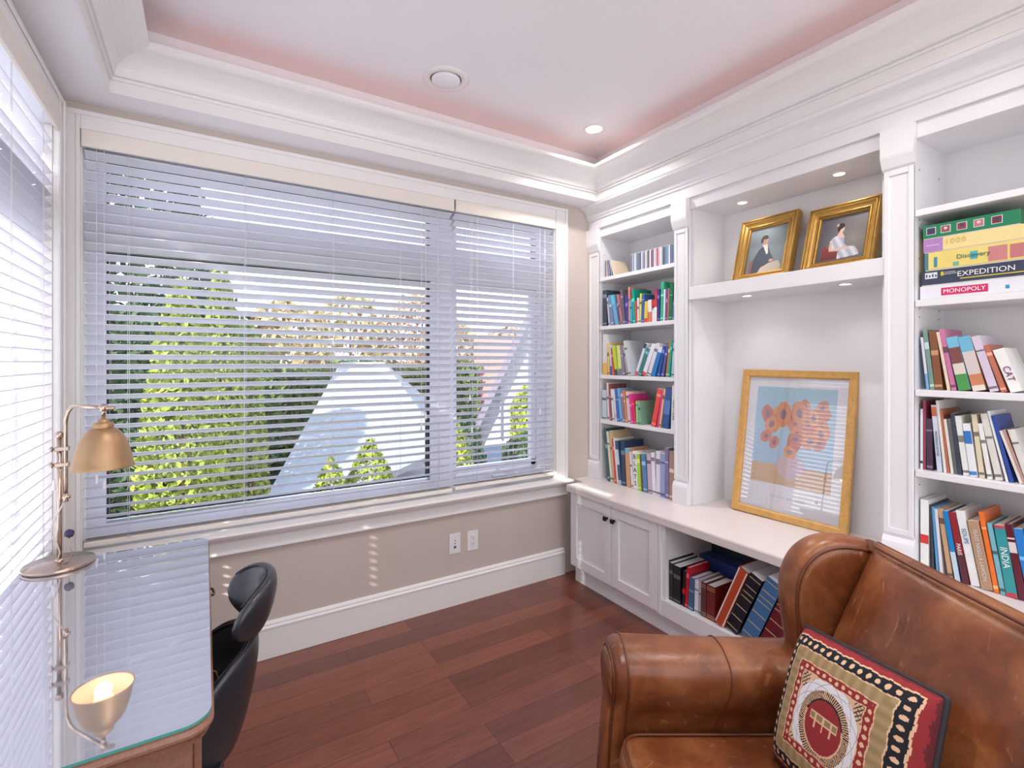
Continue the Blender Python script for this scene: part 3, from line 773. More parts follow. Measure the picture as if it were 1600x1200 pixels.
for row, (x0, zs, dep, L) in BOOKS.items():
    for i, (yl, th, h, lean, col) in enumerate(L):
        hard = rnd.random() < .4
        t_ = TITLES.get((row, i)); bd = BANDS.get((row, i))
        g_ = 'books on ' + WHERE[row]
        cn = cname(col)
        kind = 'hardback' if hard else 'paperback'
        if row in ('R4',): kind = 'cookbook' if i > 5 else 'book'
        size = 'tall ' if h > .24 else 'small ' if h < .14 else ''
        lab = '%s%s %s, %s from the left on %s' % (size, cn, kind, ordn(i), WHERE[row])
        kw = dict(hard=hard)
        xx = x0; d_ = dep - rnd.random()*.02
        if row[0] in 'LR': d_ = min(dep, .6*h+.05); xx = x0 + rnd.random()*.004
        if row == 'C':
            lab = CN[i][0] + (', %s from the left in the open low cabinet' % ordn(i) if i < 3 else ' in the open low cabinet')
            kw['pages'] = PAGEW; xx = 2.01 + (.0 if i < 10 else -.012); d_ = .19 if i < 3 else .15 if i < 10 else .24
            gold = (196, 176, 130)
            if i >= 11: bd = [(z, z+.012, gold) for z in (.06, .24, .42, .6, .68, .78, .93)]
            if i in (8, 9): bd = [(z, z+.012, gold) for z in (.06, .12, .86, .92)]
            if i == 3: bd = [(.36, .5, (225, 25, 50))]
            if i == 10: kw['rnd'] = True; bd = [(.0, .0005, (190, 75, 40))]
        if t_: kw['title'] = t_[0]; kw['tcol'] = t_[1]; kw['tsize'] = th*t_[2]; kw['tz'] = t_[3]
        elif not bd and th > .012:
            lum = sum(col)/3; c2 = tuple(min(255, int(v+70)) for v in col) if lum < 150 else tuple(int(v*.55) for v in col)
            a = rnd.uniform(.55, .8); bd = [(a, a+rnd.uniform(.02, .12), c2), (.05, .09, c2)]
        book(xx, yl, zs, th, h, lean, d_, col, lab, g_, bands=bd, **kw)
# compact disc cases on the top shelf
CDC = [(120, 110, 105), (60, 60, 65), (150, 165, 190), (120, 140, 175), (230, 230, 235), (130, 140, 165), (80, 90, 115), (50, 60, 90), (45, 50, 70), (215, 218, 228), (130, 135, 160),
 (110, 120, 150), (225, 225, 230), (150, 120, 110), (60, 55, 70), (235, 232, 236), (120, 70, 90), (95, 70, 90), (225, 215, 220), (215, 190, 200), (160, 60, 75), (215, 150, 160),
 (230, 228, 232), (205, 210, 215), (50, 60, 100), (65, 75, 115), (110, 140, 175), (120, 150, 180), (232, 232, 238), (90, 100, 140), (85, 95, 140), (40, 130, 150), (35, 150, 165), (228, 230, 235)]
CLEAR = mat('jewel_case_plastic', (200, 205, 215), .15, spec=.6)
def cd(yl, h, lean, col, label, th=.0102):
    base = 1.958
    M = Matrix.Translation((2.27, yl, base)) @ Matrix.Rotation(-lean, 4, 'X')
    t_ = thing('cd_case', label, 'CD case', (2.33, yl-th/2, base), 'CD cases on the top shelf of the window-side bookcase')
    bm = B(); box(bm, 0, .14, -th, 0, 0, h, .0008, M=M); o = obj('case', bm, CLEAR, t_)
    bm = B(); box(bm, -.0006, .001, -th+.0014, -.0014, .003, h-.003, M=M); obj('inlay', bm, cover_mat(col, .3), o)
    bm = B(); box(bm, .006, .136, -th-.0005, -th+.001, .004, h-.004, M=M); obj('booklet', bm, cover_mat(col, .3), o)
y0 = 2.256; n_cd = len(CDC); st = (y0-1.879)/n_cd
for i, c in enumerate(CDC):
    cd(y0-i*st, .115-.003*(i % 3 == 1), 0, c, '%s CD case, %s from the left in the upright row on the top shelf' % (cname(c), ordn(i)), th=min(.0106, st-.0004))
for i, (yy, le, c) in enumerate([(2.478, .0, (70, 80, 100)), (2.463, .05, (205, 160, 140)), (2.445, .13, (70, 95, 120)), (2.424, .22, (60, 70, 95)), (2.398, .33, (225, 205, 180))]):
    cd(yy, .115, le, c, '%s CD case, %s of the loose ones at the top shelf left end' % (cname(c), ordn(i)))

# binder and portfolio lying behind the albums
t_ = thing('ring_binder', 'large blue ring binder lying on its side behind the small books', 'binder', (2.29, 1.46, .19))
bm = B(); box(bm, 2.245, 2.249, 1.21, 1.718, .191, .375, .001); box(bm, 2.2495, 2.3255, 1.21, 1.718, .371, .375); box(bm, 2.326, 2.33, 1.21, 1.718, .191, .375, .001)
obj('cover', bm, mat('blue_vinyl', (62, 78, 145), .28, var=.1, vscale=20), t_)
bm = B(); box(bm, 2.252, 2.322, 1.215, 1.71, .191, .367); obj('pages', bm, PAGEW, t_)
t_ = thing('portfolio_bag', 'long black fabric portfolio at the back of the open low cabinet', 'bag', (2.42, 1.4, .19))
bm = B(); pr_ = [(2.345, .191), (2.345, .46)]+[(2.42-.075*math.cos(k/8*math.pi), .47+.06*math.sin(k/8*math.pi)) for k in range(9)]+[(2.495, .191)]
prism(bm, pr_, 'y', 1.0, 1.715, smooth=False); obj('body', bm, mat('black_canvas', (44, 54, 66), .7, bump=.3, bscale=200), t_)
bm = B(); tube(bm, [(2.345, 1.0, .44), (2.345, 1.715, .44)], .003, 6); obj('zip', bm, mat('dark_zip', (25, 28, 34), .5), t_)

# ------------------------------------------------------------------ board games and puzzles
def game(name, label, yl, yr, z0, z1, col, xf=2.272, side=None):
    t_ = thing(name, label, 'board game' if name == 'board_game' else 'puzzle box', (2.39, (yl+yr)/2, z0), 'boxed games on the second shelf of the right-edge bookcase')
    bm = B(); box(bm, xf+.0015, 2.508, yr+.0015, yl-.0015, z0, z0+(z1-z0)*.3, .001); obj('tray', bm, cover_mat((225, 222, 218)), t_)
    bm = B(); box(bm, xf, 2.51, yr, yl, z0+(z1-z0)*.06, z1, .0015); lid = obj('lid', bm, cover_mat(col), t_)
    return t_, lid
def strip(lid, nm, yl, yr, z0, z1, col, xf=2.272, lift=.0006):
    bm = B(); box(bm, xf-lift, xf+.0005, yr, yl, z0, z1); return obj(nm, bm, cover_mat(col), lid)
def words(lid, s, size, y, z, col, xf=2.272, xs=1.0, sp_=1.0):
    T = frame_mat((0, -1, 0), (0, 0, 1), (xf-.0016, y, z))
    return text_mesh('lettering', s, size, T, mat('ink_%02x%02x%02x' % tuple(col), col, .5), lid, .0003, sp_, xs)
t_, lid = game('board_game', 'white board game box lettered MONOPOLY, lowest of the stack', .768, .28, 1.6275, 1.679, (226, 226, 234))
strip(lid, 'title_panel', .705, .578, 1.640, 1.667, (205, 40, 100)); words(lid, 'MONOPOLY', .0205, .6415, 1.6535, (250, 245, 248), xs=1.0)
strip(lid, 'logo', .535, .525, 1.644, 1.656, (60, 140, 190)); 
t_, lid = game('board_game', 'navy board game box lettered EXPEDITION, second from the bottom', .764, .30, 1.6795, 1.733, (52, 62, 84))
strip(lid, 'underline', .652, .49, 1.6935, 1.6965, (230, 205, 60)); words(lid, 'EXPEDITION', .026, .585, 1.7105, (240, 240, 240), xs=1.02)
strip(lid, 'badge', .752, .716, 1.705, 1.727, (225, 228, 232))
for k in range(4): strip(lid, 'badge_mark', .749-.009*k, .745-.009*k, 1.710, 1.721-.003*(k % 2), (52, 62, 84), lift=.0012)
strip(lid, 'yellow_frame', .706, .698, 1.712, 1.726, (225, 195, 40)); words(lid, 'NATIONAL\nGEOGRAPHIC', .0062, .679, 1.719, (225, 228, 232))
t_, lid = game('board_game', 'yellow board game box with teal end and map pieces, middle of the stack', .753, .33, 1.7335, 1.80, (232, 212, 120))
strip(lid, 'teal_end', .753, .742, 1.738, 1.7995, (70, 130, 140)); strip(lid, 'side_badge', .726, .716, 1.745, 1.782, (60, 140, 165))
strip(lid, 'map_piece', .578, .53, 1.742, 1.792, (200, 130, 130)); strip(lid, 'map_piece', .524, .49, 1.744, 1.79, (195, 120, 120))
words(lid, 'Discovery', .022, .617, 1.772, (60, 110, 110)); strip(lid, 'globe_badge', .625, .605, 1.757, 1.785, (80, 170, 180), lift=.0004); strip(lid, 'orange_mark', .672, .655, 1.742, 1.756, (110, 180, 150))
t_, lid = game('puzzle_box', 'pale yellow and lilac puzzle box lettered 1000', .757, .49, 1.8005, 1.851, (236, 216, 150))
strip(lid, 'lilac_end', .757, .70, 1.804, 1.8505, (175, 130, 190)); words(lid, '1000', .026, .665, 1.832, (215, 190, 110), sp_=1.2)
bm = B(); tube(bm, [(2.2713, .748-.0008*k, 1.827+.0022*math.sin(k*1.3)) for k in range(48)], .0006, 5); obj('white_scrawl', bm, cover_mat((235, 225, 240)), lid)
t_, lid = game('puzzle_box', 'green puzzle box with five small pictures, top of the stack', .759, .499, 1.8515, 1.903, (30, 128, 88))
for k, (yy, cc) in enumerate(((.734, (70, 55, 90)), (.692, (150, 90, 90)), (.647, (140, 60, 80)), (.602, (190, 120, 130)), (.556, (120, 45, 70)))):
    pz = strip(lid, 'picture_border', yy+.014, yy-.014, 1.866, 1.893, (225, 225, 220)); strip(pz, 'picture', yy+.012, yy-.012, 1.868, 1.891, cc, lift=.0012)
    bm = B(); lathe(bm, [(0, .0), (.005, 0)], 12, frame_mat((0, -1, 0), (0, 0, 1), (2.2704, yy, 1.882)), cap=False); obj('picture_detail', bm, cover_mat((225, 205, 200) if k % 2 else (60, 60, 90)), pz)

# ------------------------------------------------------------------ pictures
def ring_frame(bm, w_, h_, prof, M):
    rings = []
    for o, z in prof:
        x, y = w_/2-o, h_/2-o
        rings.append([bm.verts.new(M @ Vector(p)) for p in ((-x, -y, z), (x, -y, z), (x, y, z), (-x, y, z))])
    for a, b in zip(rings, rings[1:]):
        for k in range(4): bm.faces.new((a[k], a[(k+1) % 4], b[(k+1) % 4], b[k]))
def ell(u, v, cu, cv, a, b, rot=0.):
    x, y = u-cu, v-cv; c_, s_ = math.cos(rot), math.sin(rot)
    x, y = x*c_+y*s_, -x*s_+y*c_
    return (x/a)**2+(y/b)**2
def blend(a, b, t): t = max(0, min(1, t)); return tuple(x*(1-t)+y*t for x, y in zip(a, b))
def inpoly(u, v, P):
    r = False; n = len(P)
    for i in range(n):
        (x1, y1), (x2, y2) = P[i], P[(i+1) % n]
        if (y1 > v) != (y2 > v) and u < (x2-x1)*(v-y1)/(y2-y1)+x1: r = not r
    return r
nr = random.Random(11)
def man(u, v):
    c = blend((96, 104, 112), (140, 156, 166), v*.9+.25*math.sin(u*3))
    c = blend(c, (120, 125, 128), abs(u-.5))
    if inpoly(u, v, [(.1, .0), (.1, .28), (.17, .33), (.24, .3), (.25, 0)]): c = (130, 72, 72)
    if inpoly(u, v, [(.16, 0), (.19, .34), (.3, .52), (.42, .6), (.55, .56), (.62, .42), (.72, .28), (.7, .2), (.5, .14), (.36, 0)]): c = blend((36, 48, 66), (52, 66, 88), (u-.2)*2)
    if inpoly(u, v, [(.34, 0), (.42, .12), (.62, .2), (.86, .22), (.94, .12), (.95, 0)]): c = blend((205, 192, 172), (170, 156, 140), (u-.4)*1.4)
    if ell(u, v, .66, .25, .05, .035) < 1: c = (206, 160, 138)
    if inpoly(u, v, [(.37, .62), (.42, .56), (.52, .4), (.56, .42), (.53, .56), (.5, .64)]): c = (226, 222, 214)
    if ell(u, v, .43, .71, .085, .095) < 1: c = blend((212, 168, 146), (176, 126, 106), (.5-u)*4)
    if ell(u, v, .415, .765, .095, .065) < 1 and v > .735 + .25*abs(u-.45) or (ell(u, v, .35, .73, .035, .07) < 1): c = (66, 50, 42)
    if ell(u, v, .41, .715, .012, .007) < 1 or ell(u, v, .465, .715, .012, .007) < 1: c = (60, 44, 42)
    if ell(u, v, .445, .665, .02, .006) < 1: c = (160, 84, 76)
    return c
def woman(u, v):
    c = blend((92, 90, 98), (142, 134, 128), 1-math.hypot(u-.75, v-.45)*1.5)
    if inpoly(u, v, [(.1, .05), (.11, .33), (.16, .37), (.22, .3), (.45, .27), (.46, .05)]): c = blend((150, 62, 62), (110, 48, 52), (.4-v)*3)
    if inpoly(u, v, [(.45, .05), (.46, .22), (.3, .24), (.28, .36), (.25, .45), (.3, .53), (.42, .58), (.54, .55), (.56, .38), (.63, .3), (.8, .27), (.88, .14), (.9, .08)]): c = blend((214, 216, 224), (168, 172, 188), .5+.5*math.sin(u*34+v*20))
    if inpoly(u, v, [(.29, .24), (.34, .23), (.6, .25), (.66, .22), (.7, .25), (.6, .3), (.34, .29)]): c = (216, 178, 160)
    if ell(u, v, .28, .34, .03, .11) < 1: c = (216, 178, 160)
    if inpoly(u, v, [(.4, .55), (.41, .62), (.5, .62), (.53, .53), (.47, .5)]): c = (222, 186, 168)
    if ell(u, v, .465, .70, .058, .08) < 1: c = (226, 188, 170)
    if ell(u, v, .45, .77, .075, .06) < 1 or ell(u, v, .415, .72, .035, .07) < 1: c = (56, 44, 42)
    if ell(u, v, .38, .8, .03, .035) < 1: c = (180, 160, 156)
    if ell(u, v, .455, .705, .01, .006) < 1 or ell(u, v, .492, .705, .01, .006) < 1: c = (60, 46, 46)
    if ell(u, v, .475, .655, .014, .006) < 1: c = (176, 84, 84)
    return c
GILT = mat('gilded_frame', (184, 144, 76), .42, .6, var=.22, vscale=45, bump=.3, bscale=150)
PAINT = vcol_mat('oil_paint', .45, .4)
def portrait(label, fn, xb, xt, y0, y1, zb, hh, beads):
    """stands on the alcove shelf and leans on its back; y0>y1"""
    w_ = y0-y1; th_ = math.atan2(xt-xb, hh)
    ya = Vector((math.sin(th_), 0, math.cos(th_)))
    cen = Vector((xb, (y0+y1)/2, zb)) + ya*(hh/2)
    M = frame_mat((0, -1, 0), ya, cen)
    t_ = thing('framed_portrait', label, 'painting', (xb, (y0+y1)/2, zb), 'gilt framed portraits on the alcove shelf')
    bm = B(); ring_frame(bm, w_, hh, [(.002, -.03), (0, -.02), (0, .012), (.004, .018), (.008, .018), (.011, .012), (.015, .016), (.02, .014), (.026, .006), (.034, .002), (.038, .006), (.042, .006), (.046, -.002), (.05, -.004), (.052, -.012), (.05, -.03), (.002, -.03)], M)
    fr = obj('frame', bm, GILT, t_)
    if beads:
        bm = B(); n = 34
        for k in range(n):
            for sx, L in ((0, w_-.092), (1, hh-.092)):
                for sg in (-1, 1):
                    q = ((k+.5)/n-.5)*L
                    p = (q, sg*(hh/2-.046), .001) if sx == 0 else (sg*(w_/2-.046), q, .001)
                    r_ = bmesh.ops.create_icosphere(bm, subdivisions=1, radius=.0026, matrix=M @ Matrix.Translation(p))
        obj('beading', bm, mat('dark_gilt', (128, 92, 44), .4, .6), fr, smooth=True)
    bm = B(); box(bm, -w_/2+.05, w_/2-.05, -hh/2+.05, hh/2-.05, -.026, -.014, M=M); obj('backing', bm, mat('backing_brown', (90, 66, 50), .8), t_)
    painted('painting', w_-.1, hh-.1, 84, 100, fn, M @ Matrix.Translation((0, 0, -.0125)), PAINT, t_)
portrait('gilt framed portrait of a man in a dark coat, left picture on the alcove shelf', man, 2.375, 2.478, 1.612, 1.312, 1.8055, .352, False)
portrait('gilt framed portrait of a woman in white on a red chair', woman, 2.375, 2.478, 1.258, .96, 1.8055, .325, True)

# the large framed print on the worktop: a plain posy in soft orange on pale blue
BL_ = [(min(.84, max(.16, nr.gauss(.52, .2))), min(.86, max(.36, nr.gauss(.64, .15))), nr.uniform(.05, .1), nr.uniform(0, 3)) for _ in range(30)]
def posy(u, v):
    U, V = u, v
    if not (.10 < U < .90 and .20 < V < .925): return (232, 230, 236)
    p, q = (U-.10)/.8, (V-.20)/.725
    c = blend((178, 200, 228), (168, 204, 218), q) if q > .2 else blend((214, 182, 150), (206, 172, 138), p)
    n_ = .5+.5*math.sin(p*60+math.sin(q*40)*2); c = blend(c, (200, 214, 226) if q > .2 else (226, 200, 170), n_*.15)
    if ell(p, q, .5, .2, .17, .13) < 1: c = blend((214, 190, 190), (200, 182, 200), (p-.3)*2)
    for k, (a, b2, r_, rt) in enumerate(BL_):
        e_ = ell(p, q, a, b2*.95, r_*1.35, r_, rt)
        if e_ < 1:
            c = blend((226, 160, 110), (206, 128, 104), (k % 4)/3)
            if e_ < .16: c = (150, 120, 138)
    return c
t_ = thing('framed_print', 'large framed flower print with a yellow wood frame leaning on the alcove back', 'picture', (2.41, 1.352, .616))
w_, hh = .545, .745; y0p, y1p = 1.625, 1.080
ang = math.atan2(2.505-2.395, .74)
ya = Vector((math.sin(ang), 0, math.cos(ang))); xa = Vector((.07, -1, 0)).normalized(); xa = (xa - ya*xa.dot(ya)).normalized()
cen = Vector((2.41, 1.352, .6165)) + ya*(hh/2); M = frame_mat(xa, ya, cen)
WOODY = mat('yellow_pine_frame', (206, 158, 88), .4, var=.25, vscale=30, bump=.1, bscale=200)
bm = B(); ring_frame(bm, w_, hh, [(.001, -.008), (0, -.006), (0, .012), (.003, .015), (.03, .015), (.036, .011), (.038, .004), (.038, -.008), (.001, -.008)], M)
fr = obj('frame', bm, WOODY, t_)
bm = B()
for k in range(60):
    s_ = nr.choice((-1, 1)); q = nr.uniform(-.5, .5)
    p = (q*w_, s_*(hh/2-nr.uniform(.006, .028)), .0152) if nr.random() < .4 else (s_*(w_/2-nr.uniform(.006, .028)), q*hh, .0152)
    bmesh.ops.create_circle(bm, cap_ends=True, radius=nr.uniform(.0008, .002), segments=7, matrix=M @ Matrix.Translation(p))
ob_ = obj('wood_flecks', bm, mat('fleck_brown', (96, 64, 36), .6), fr); ob_['kind'] = 'stuff'
bm = B(); box(bm, -w_/2+.03, w_/2-.03, -hh/2+.03, hh/2-.03, -.006, -.002, M=M); obj('backing', bm, mat('backing_brown', (90, 66, 50), .8), t_)
pr_ = painted('print', w_-.072, hh-.072, 110, 150, posy, M @ Matrix.Translation((0, 0, -.0015)), vcol_mat('printed_paper', .7, .2), t_)
text_mesh('caption', 'Vincent van Gogh', .024, M @ Matrix.Translation((0, -hh/2+.038+.075, -.0009)), mat('caption_grey', (196, 196, 206), .6), pr_, .0001, 1.0)
bm = B(); box(bm, -w_/2+.036, w_/2-.036, -hh/2+.036, hh/2-.036, .002, .004, M=M); obj('glazing', bm, glass_mat('picture_glass', 2.4), t_)

# ------------------------------------------------------------------ desk
def rrect(x0, x1, y0, y1, r, n=8):
    P = []
    for cx, cy, a in ((x1-r, y1-r, 0), (x0+r, y1-r, 90), (x0+r, y0+r, 180), (x1-r, y0+r, 270)):
        for k in range(n+1):
            t2 = R(a+90*k/n); P.append((cx+r*math.cos(t2), cy+r*math.sin(t2)))
    return P
DX0, DX1, DY0, DY1 = -.478, .012, 1.045, 2.14
DWOOD = mat('walnut_desk_wood', (132, 92, 74), .35, var=.3, vscale=20, stretch=(8, 1, 8), coat=.2)
dk = thing('writing_desk', 'narrow wooden desk with a mirror-like glass top under the side window', 'desk', (-.23, 1.59, 0))
MIR = mat('mirrored_desk_glass', (214, 216, 224), .03, .84)
GEDGE = mat('green_glass_edge', (70, 150, 140), .15, spec=.8)
bm = B(); prism(bm, rrect(DX0, DX1, DY0, DY1, .045), 'z', .7505, .756); 
for f in bm.faces:
    f.material_index = 0 if abs(f.normal.z) > .9 else 1
bm.normal_update()
for f in bm.faces: f.material_index = 0 if abs(f.normal.z) > .9 else 1
obj('glass_top', bm, [MIR, GEDGE], dk)
bm = B(); rg = []
for o, z in [(.004, .75), (.0, .746), (-.004, .74), (-.004, .735), (.004, .731), (.008, .726), (.002, .722), (.004, .716), (.02, .712)]:
    rg.append([bm.verts.new((x, y, z)) for x, y in rrect(DX0+max(o, 0), DX1-o, DY0+o, DY1-o, .045)])
for a, b2 in zip(rg, rg[1:]):
    for k in range(len(a)): bm.faces.new((a[k], a[(k+1) % len(a)], b2[(k+1) % len(a)], b2[k]))
bm.faces.new(rg[0]); bm.faces.new(rg[-1][::-1]); obj('wood_top', bm, DWOOD, dk)
bm = B(); box(bm, DX0+.03, DX1-.03, DY0+.04, DY1-.04, .60, .7119, .002); obj('apron', bm, DWOOD, dk)
for yy in (1.36, 1.87):
    bm = B(); box(bm, DX1-.03, DX1-.016, yy-.23, yy+.23, .608, .704, .002); dr = obj('drawer', bm, DWOOD, dk)
    bm = B(); box(bm, DX1-.0162, DX1-.012, yy-.035, yy+.035, .635, .68, .001); tube(bm, [(DX1-.014, yy-.028, .668), (DX1+.012, yy-.024, .655), (DX1+.016, yy, .65), (DX1+.012, yy+.024, .655), (DX1-.014, yy+.028, .668)], .004, 8)
    obj('handle', bm, mat('antique_brass_pull', (120, 92, 56), .35, .9), dr)
for x in (DX0+.055, DX1-.055):
    for y in (DY0+.07, DY1-.07):
        bm = B(); rg = []
        for z, r_ in ((.5999, .024), (.3, .02), (.0, .015)): rg.append([bm.verts.new((x+sx*r_, y+sy*r_, z)) for sx, sy in ((-1, -1), (1, -1), (1, 1), (-1, 1))])
        for a, b2 in zip(rg, rg[1:]):
            for k in range(4): bm.faces.new((a[k], a[(k+1) % 4], b2[(k+1) % 4], b2[k]))
        bm.faces.new(rg[0]); bm.faces.new(rg[-1][::-1]); obj('leg', bm, DWOOD, dk)

# ------------------------------------------------------------------ desk lamp
lp = thing('desk_lamp', 'brass desk lamp with a dome shade, round base and bent arm', 'lamp', (-.388, 2.081, .756))
bx_, by_ = -.388, 2.081
bm = B(); lathe(bm, [(0, .7562), (.086, .7562), (.089, .760), (.089, .766), (.087, .769), (.0, .7705)], 56, Matrix.Translation((bx_, by_, 0)), cap=False); obj('base', bm, STEEL, lp)
bm = B(); tube(bm, [(bx_, by_, .768), (bx_, by_, 1.165)], .0065, 14); lathe(bm, [(.009, 0), (.011, .006), (.011, .014), (.004, .02), (0, .02)], 16, Matrix.Translation((bx_, by_, 1.16))); lathe(bm, [(.012, .768), (.012, .774), (.008, .78)], 16, Matrix.Translation((bx_, by_, 0)))
pole = obj('pole', bm, STEEL, lp)
sx, sy = -.256, 1.903; dv = Vector((sx-bx_, sy-by_, 0)); L_ = dv.length; dv.normalize()
# bent arm: rises beside the pole, then turns towards the shade
ax_, ay_ = bx_+.016, by_-.006
pts = [(ax_, ay_, .965), (ax_, ay_, 1.19)]
Rb = .06; zt = 1.262
dd = (Vector((sx, sy, 0))-Vector((ax_, ay_, 0))); LL = dd.length; dd.normalize()
for k in range(7):
    a = k/6*math.pi/2
    pts.append((ax_+dd.x*Rb*(1-math.cos(a)), ay_+dd.y*Rb*(1-math.cos(a)), zt-Rb+Rb*math.sin(a)))
pts.append((ax_+dd.x*(LL-.012), ay_+dd.y*(LL-.012), zt))
bm = B(); tube(bm, pts, .0058, 14); arm = obj('arm', bm, STEEL, lp)
bm = B()
for zc in (1.125, 1.075):
    box(bm, bx_-.011, ax_+.009, by_-.012, by_+.008, zc-.007, zc+.007, .002); 
    tube(bm, [(bx_-.008, by_, zc), (bx_-.024, by_-.004, zc)], .0035, 8); lathe(bm, [(.0, 0), (.008, .001), (.009, .005), (.005, .009), (0, .009)], 12, frame_mat((0, 1, 0), (0, 0, 1), (bx_-.022, by_-.004, zc)))
obj('clamp', bm, STEEL, lp)
bm = B(); tube(bm, [(ax_+.012, ay_, .972), (ax_-.008, ay_, .972)], .0055, 10); tube(bm, [(ax_, ay_, .958), (ax_, ay_, .985)], .0075, 10); obj('joint', bm, STEEL, lp)
bm = B(); tube(bm, [(ax_, ay_, .965), (ax_-.012, ay_-.014, .935), (ax_-.028, ay_-.02, .895), (ax_-.03, ay_-.016, .86), (ax_-.02, ay_-.008, .835), (ax_-.014, ay_, .80), (bx_-.004, by_-.007, .772)], .0022, 8); obj('cable', bm, mat('clear_cable', (205, 195, 190), .25), lp)
Ms = Matrix.Translation((sx, sy, 0))
prof = [(.0, 1.196), (.02, 1.196)]
outer = [(.024, 1.202), (.034, 1.197), (.046, 1.184), (.056, 1.165), (.0635, 1.14), (.069, 1.115), (.0725, 1.093), (.076, 1.087), (.075, 1.084)]
inner = [(.072, 1.087), (.0705, 1.093), (.067, 1.115), (.061, 1.14), (.0535, 1.163), (.044, 1.18), (.032, 1.193), (.02, 1.197), (.0, 1.198)]
bm = B(); lathe(bm, [(0, 1.201)]+outer, 56, Ms, cap=False); lathe(bm, inner, 56, Ms, mi=1, cap=False)
r1 = outer[-1]; lathe(bm, [outer[-1], inner[0]], 56, Ms, cap=False)
shd = obj('lamp_shade', bm, [BRASS, mat('shade_inside_enamel', (245, 222, 196), .4)], lp)
bm = B(); lathe(bm, [(.0, 1.196), (.024, 1.198), (.0255, 1.204), (.0255, 1.215), (.024, 1.217), (.014, 1.219), (.0135, 1.226), (.012, 1.228), (.0055, 1.229), (.005, 1.25), (.0, 1.25)], 32, Ms, cap=False)
for f in bm.faces: f.smooth = abs(f.normal.z) < .3
obj('socket', bm, BRASS, shd)
bm = B(); bmesh.ops.create_uvsphere(bm, u_segments=20, v_segments=12, radius=.0125, matrix=Matrix.Translation((sx, sy, zt))); tube(bm, [(sx, sy, zt-.004), (sx, sy, zt-.022)], .006, 10)
tube(bm, [(sx, sy, zt), (sx+.022, sy-.012, zt-.003)], .004, 8); box(bm, sx+.008, sx+.03, sy-.02, sy-.012, zt-.005, zt+.004, .002); obj('swivel', bm, STEEL, shd, smooth=False)
bm = B(); bmesh.ops.create_uvsphere(bm, u_segments=24, v_segments=14, radius=.026, matrix=Matrix.Translation((sx, sy, 1.128)))
obj('bulb', bm, mat('warm_bulb', (255, 220, 180), .4, emit=(255, 205, 150), es=1.0), shd, smooth=True)
pl = bpy.data.lights.new('bulb_light', 'POINT'); pl.energy = .16; pl.color = (1, .72, .45); pl.shadow_soft_size = .02
po = bpy.data.objects.new('bulb_light', pl); C.objects.link(po); po.parent = lp; po.location = (sx-bx_, sy-by_, 1.095-.756)
bm = B(); r_ = bmesh.ops.create_icosphere(bm, subdivisions=3, radius=.013, matrix=Matrix.Translation((-.372, 2.125, .842)))
for v in bm.verts:
    d_ = v.co-Vector((-.372, 2.125, .842)); v.co += d_.normalized()*.0022*math.sin(d_.x*900)*math.sin(d_.y*900+1)*math.sin(d_.z*900)
orn = thing('ball_ornament', 'small dark purple ball on a thin wire behind the lamp pole', 'ornament', (-.372, 2.125, .756))
obj('ball', bm, mat('dark_purple_ball', (62, 52, 92), .5, bump=.4, bscale=400), orn, smooth=True)
bm = B(); tube(bm, [(-.372, 2.125, .83), (-.371, 2.127, .80), (-.366, 2.130, .775), (-.36, 2.127, .7565)], .0011, 6); tube(bm, [(-.36+.014*math.cos(k), 2.113+.014*math.sin(k), .7572) for k in [2*math.pi*j/16 for j in range(16)]], .0011, 6, closed=True); obj('wire', bm, STEEL, orn)

# ------------------------------------------------------------------ desk chair: black leather, two wrapped back pads
LEA = mat('black_leather', (38, 40, 46), .3, bump=.12, bscale=250, spec=.6)
ch = thing('desk_chair', 'black leather chair with a curved two-part back tucked against the desk', 'chair', (-.02, 1.46, 0))
def pad(name, cx, cy, r, phi0, zc, hh, zdrop, lean, thick=.03, nphi=40, nz=24, tilt=0.):
    """curved pad swept along an arc, open side towards -x, lens-shaped ends"""
    bm = B(); rings = []
    for i in range(nphi+1):
        u = (2*i/nphi-1)*.998; ph = u*phi0; e_ = (1-abs(u)**2.6)**.5
        zc_ = zc - zdrop*u*u + tilt*u; ring = []
        for k in range(nz):
            a = 2*math.pi*k/nz; ca, sa = math.cos(a), math.sin(a)
            x = math.copysign(abs(ca)**.8, ca)*thick*.5*e_**.6; z = math.copysign(abs(sa)**.75, sa)*hh*e_
            rr = r + x + lean*z + .006*(1-(z/hh)**2)
            ring.append(bm.verts.new((cx+rr*math.cos(ph), cy+rr*math.sin(ph), zc_+z)))
        rings.append(ring)
    for A, Bq in zip(rings, rings[1:]):
        for k in range(nz): bm.faces.new((A[k], A[(k+1) % nz], Bq[(k+1) % nz], Bq[k]))
    bm.faces.new(rings[0][::-1]); bm.faces.new(rings[-1])
    o = obj(name, bm, LEA, ch, smooth=True)
    seam = []
    for i in range(3, nphi-2):
        u = 2*i/nphi-1; ph = u*phi0; e_ = (1-abs(u)**2.6)**.5; z = hh*e_*.93; rr = r - thick*.28*e_**.6 + lean*z
        seam.append((cx+rr*math.cos(ph), cy+rr*math.sin(ph), zc-zdrop*u*u+tilt*u+z+.001))
    bm = B(); tube(bm, seam, .0022, 6); obj('piping', bm, mat('black_piping', (30, 32, 38), .4), o)
    return o
pad('headrest', .0, 1.43, .13, R(66), .79, .072, .01, .25, .04)
pad('backrest', -.046, 1.43, .128, R(88), .58, .14, .02, .2, .036)
bm = B(); tube(bm, [(.122, 1.43, .76), (.108, 1.43, .71), (.094, 1.43, .66)], .012, 10); obj('back_support', bm, BLACKM, ch); bm = B(); tube(bm, [(.075, 1.43, .53), (.05, 1.43, .46), (.0, 1.43, .43)], .014, 10); obj('back_support', bm, BLACKM, ch)
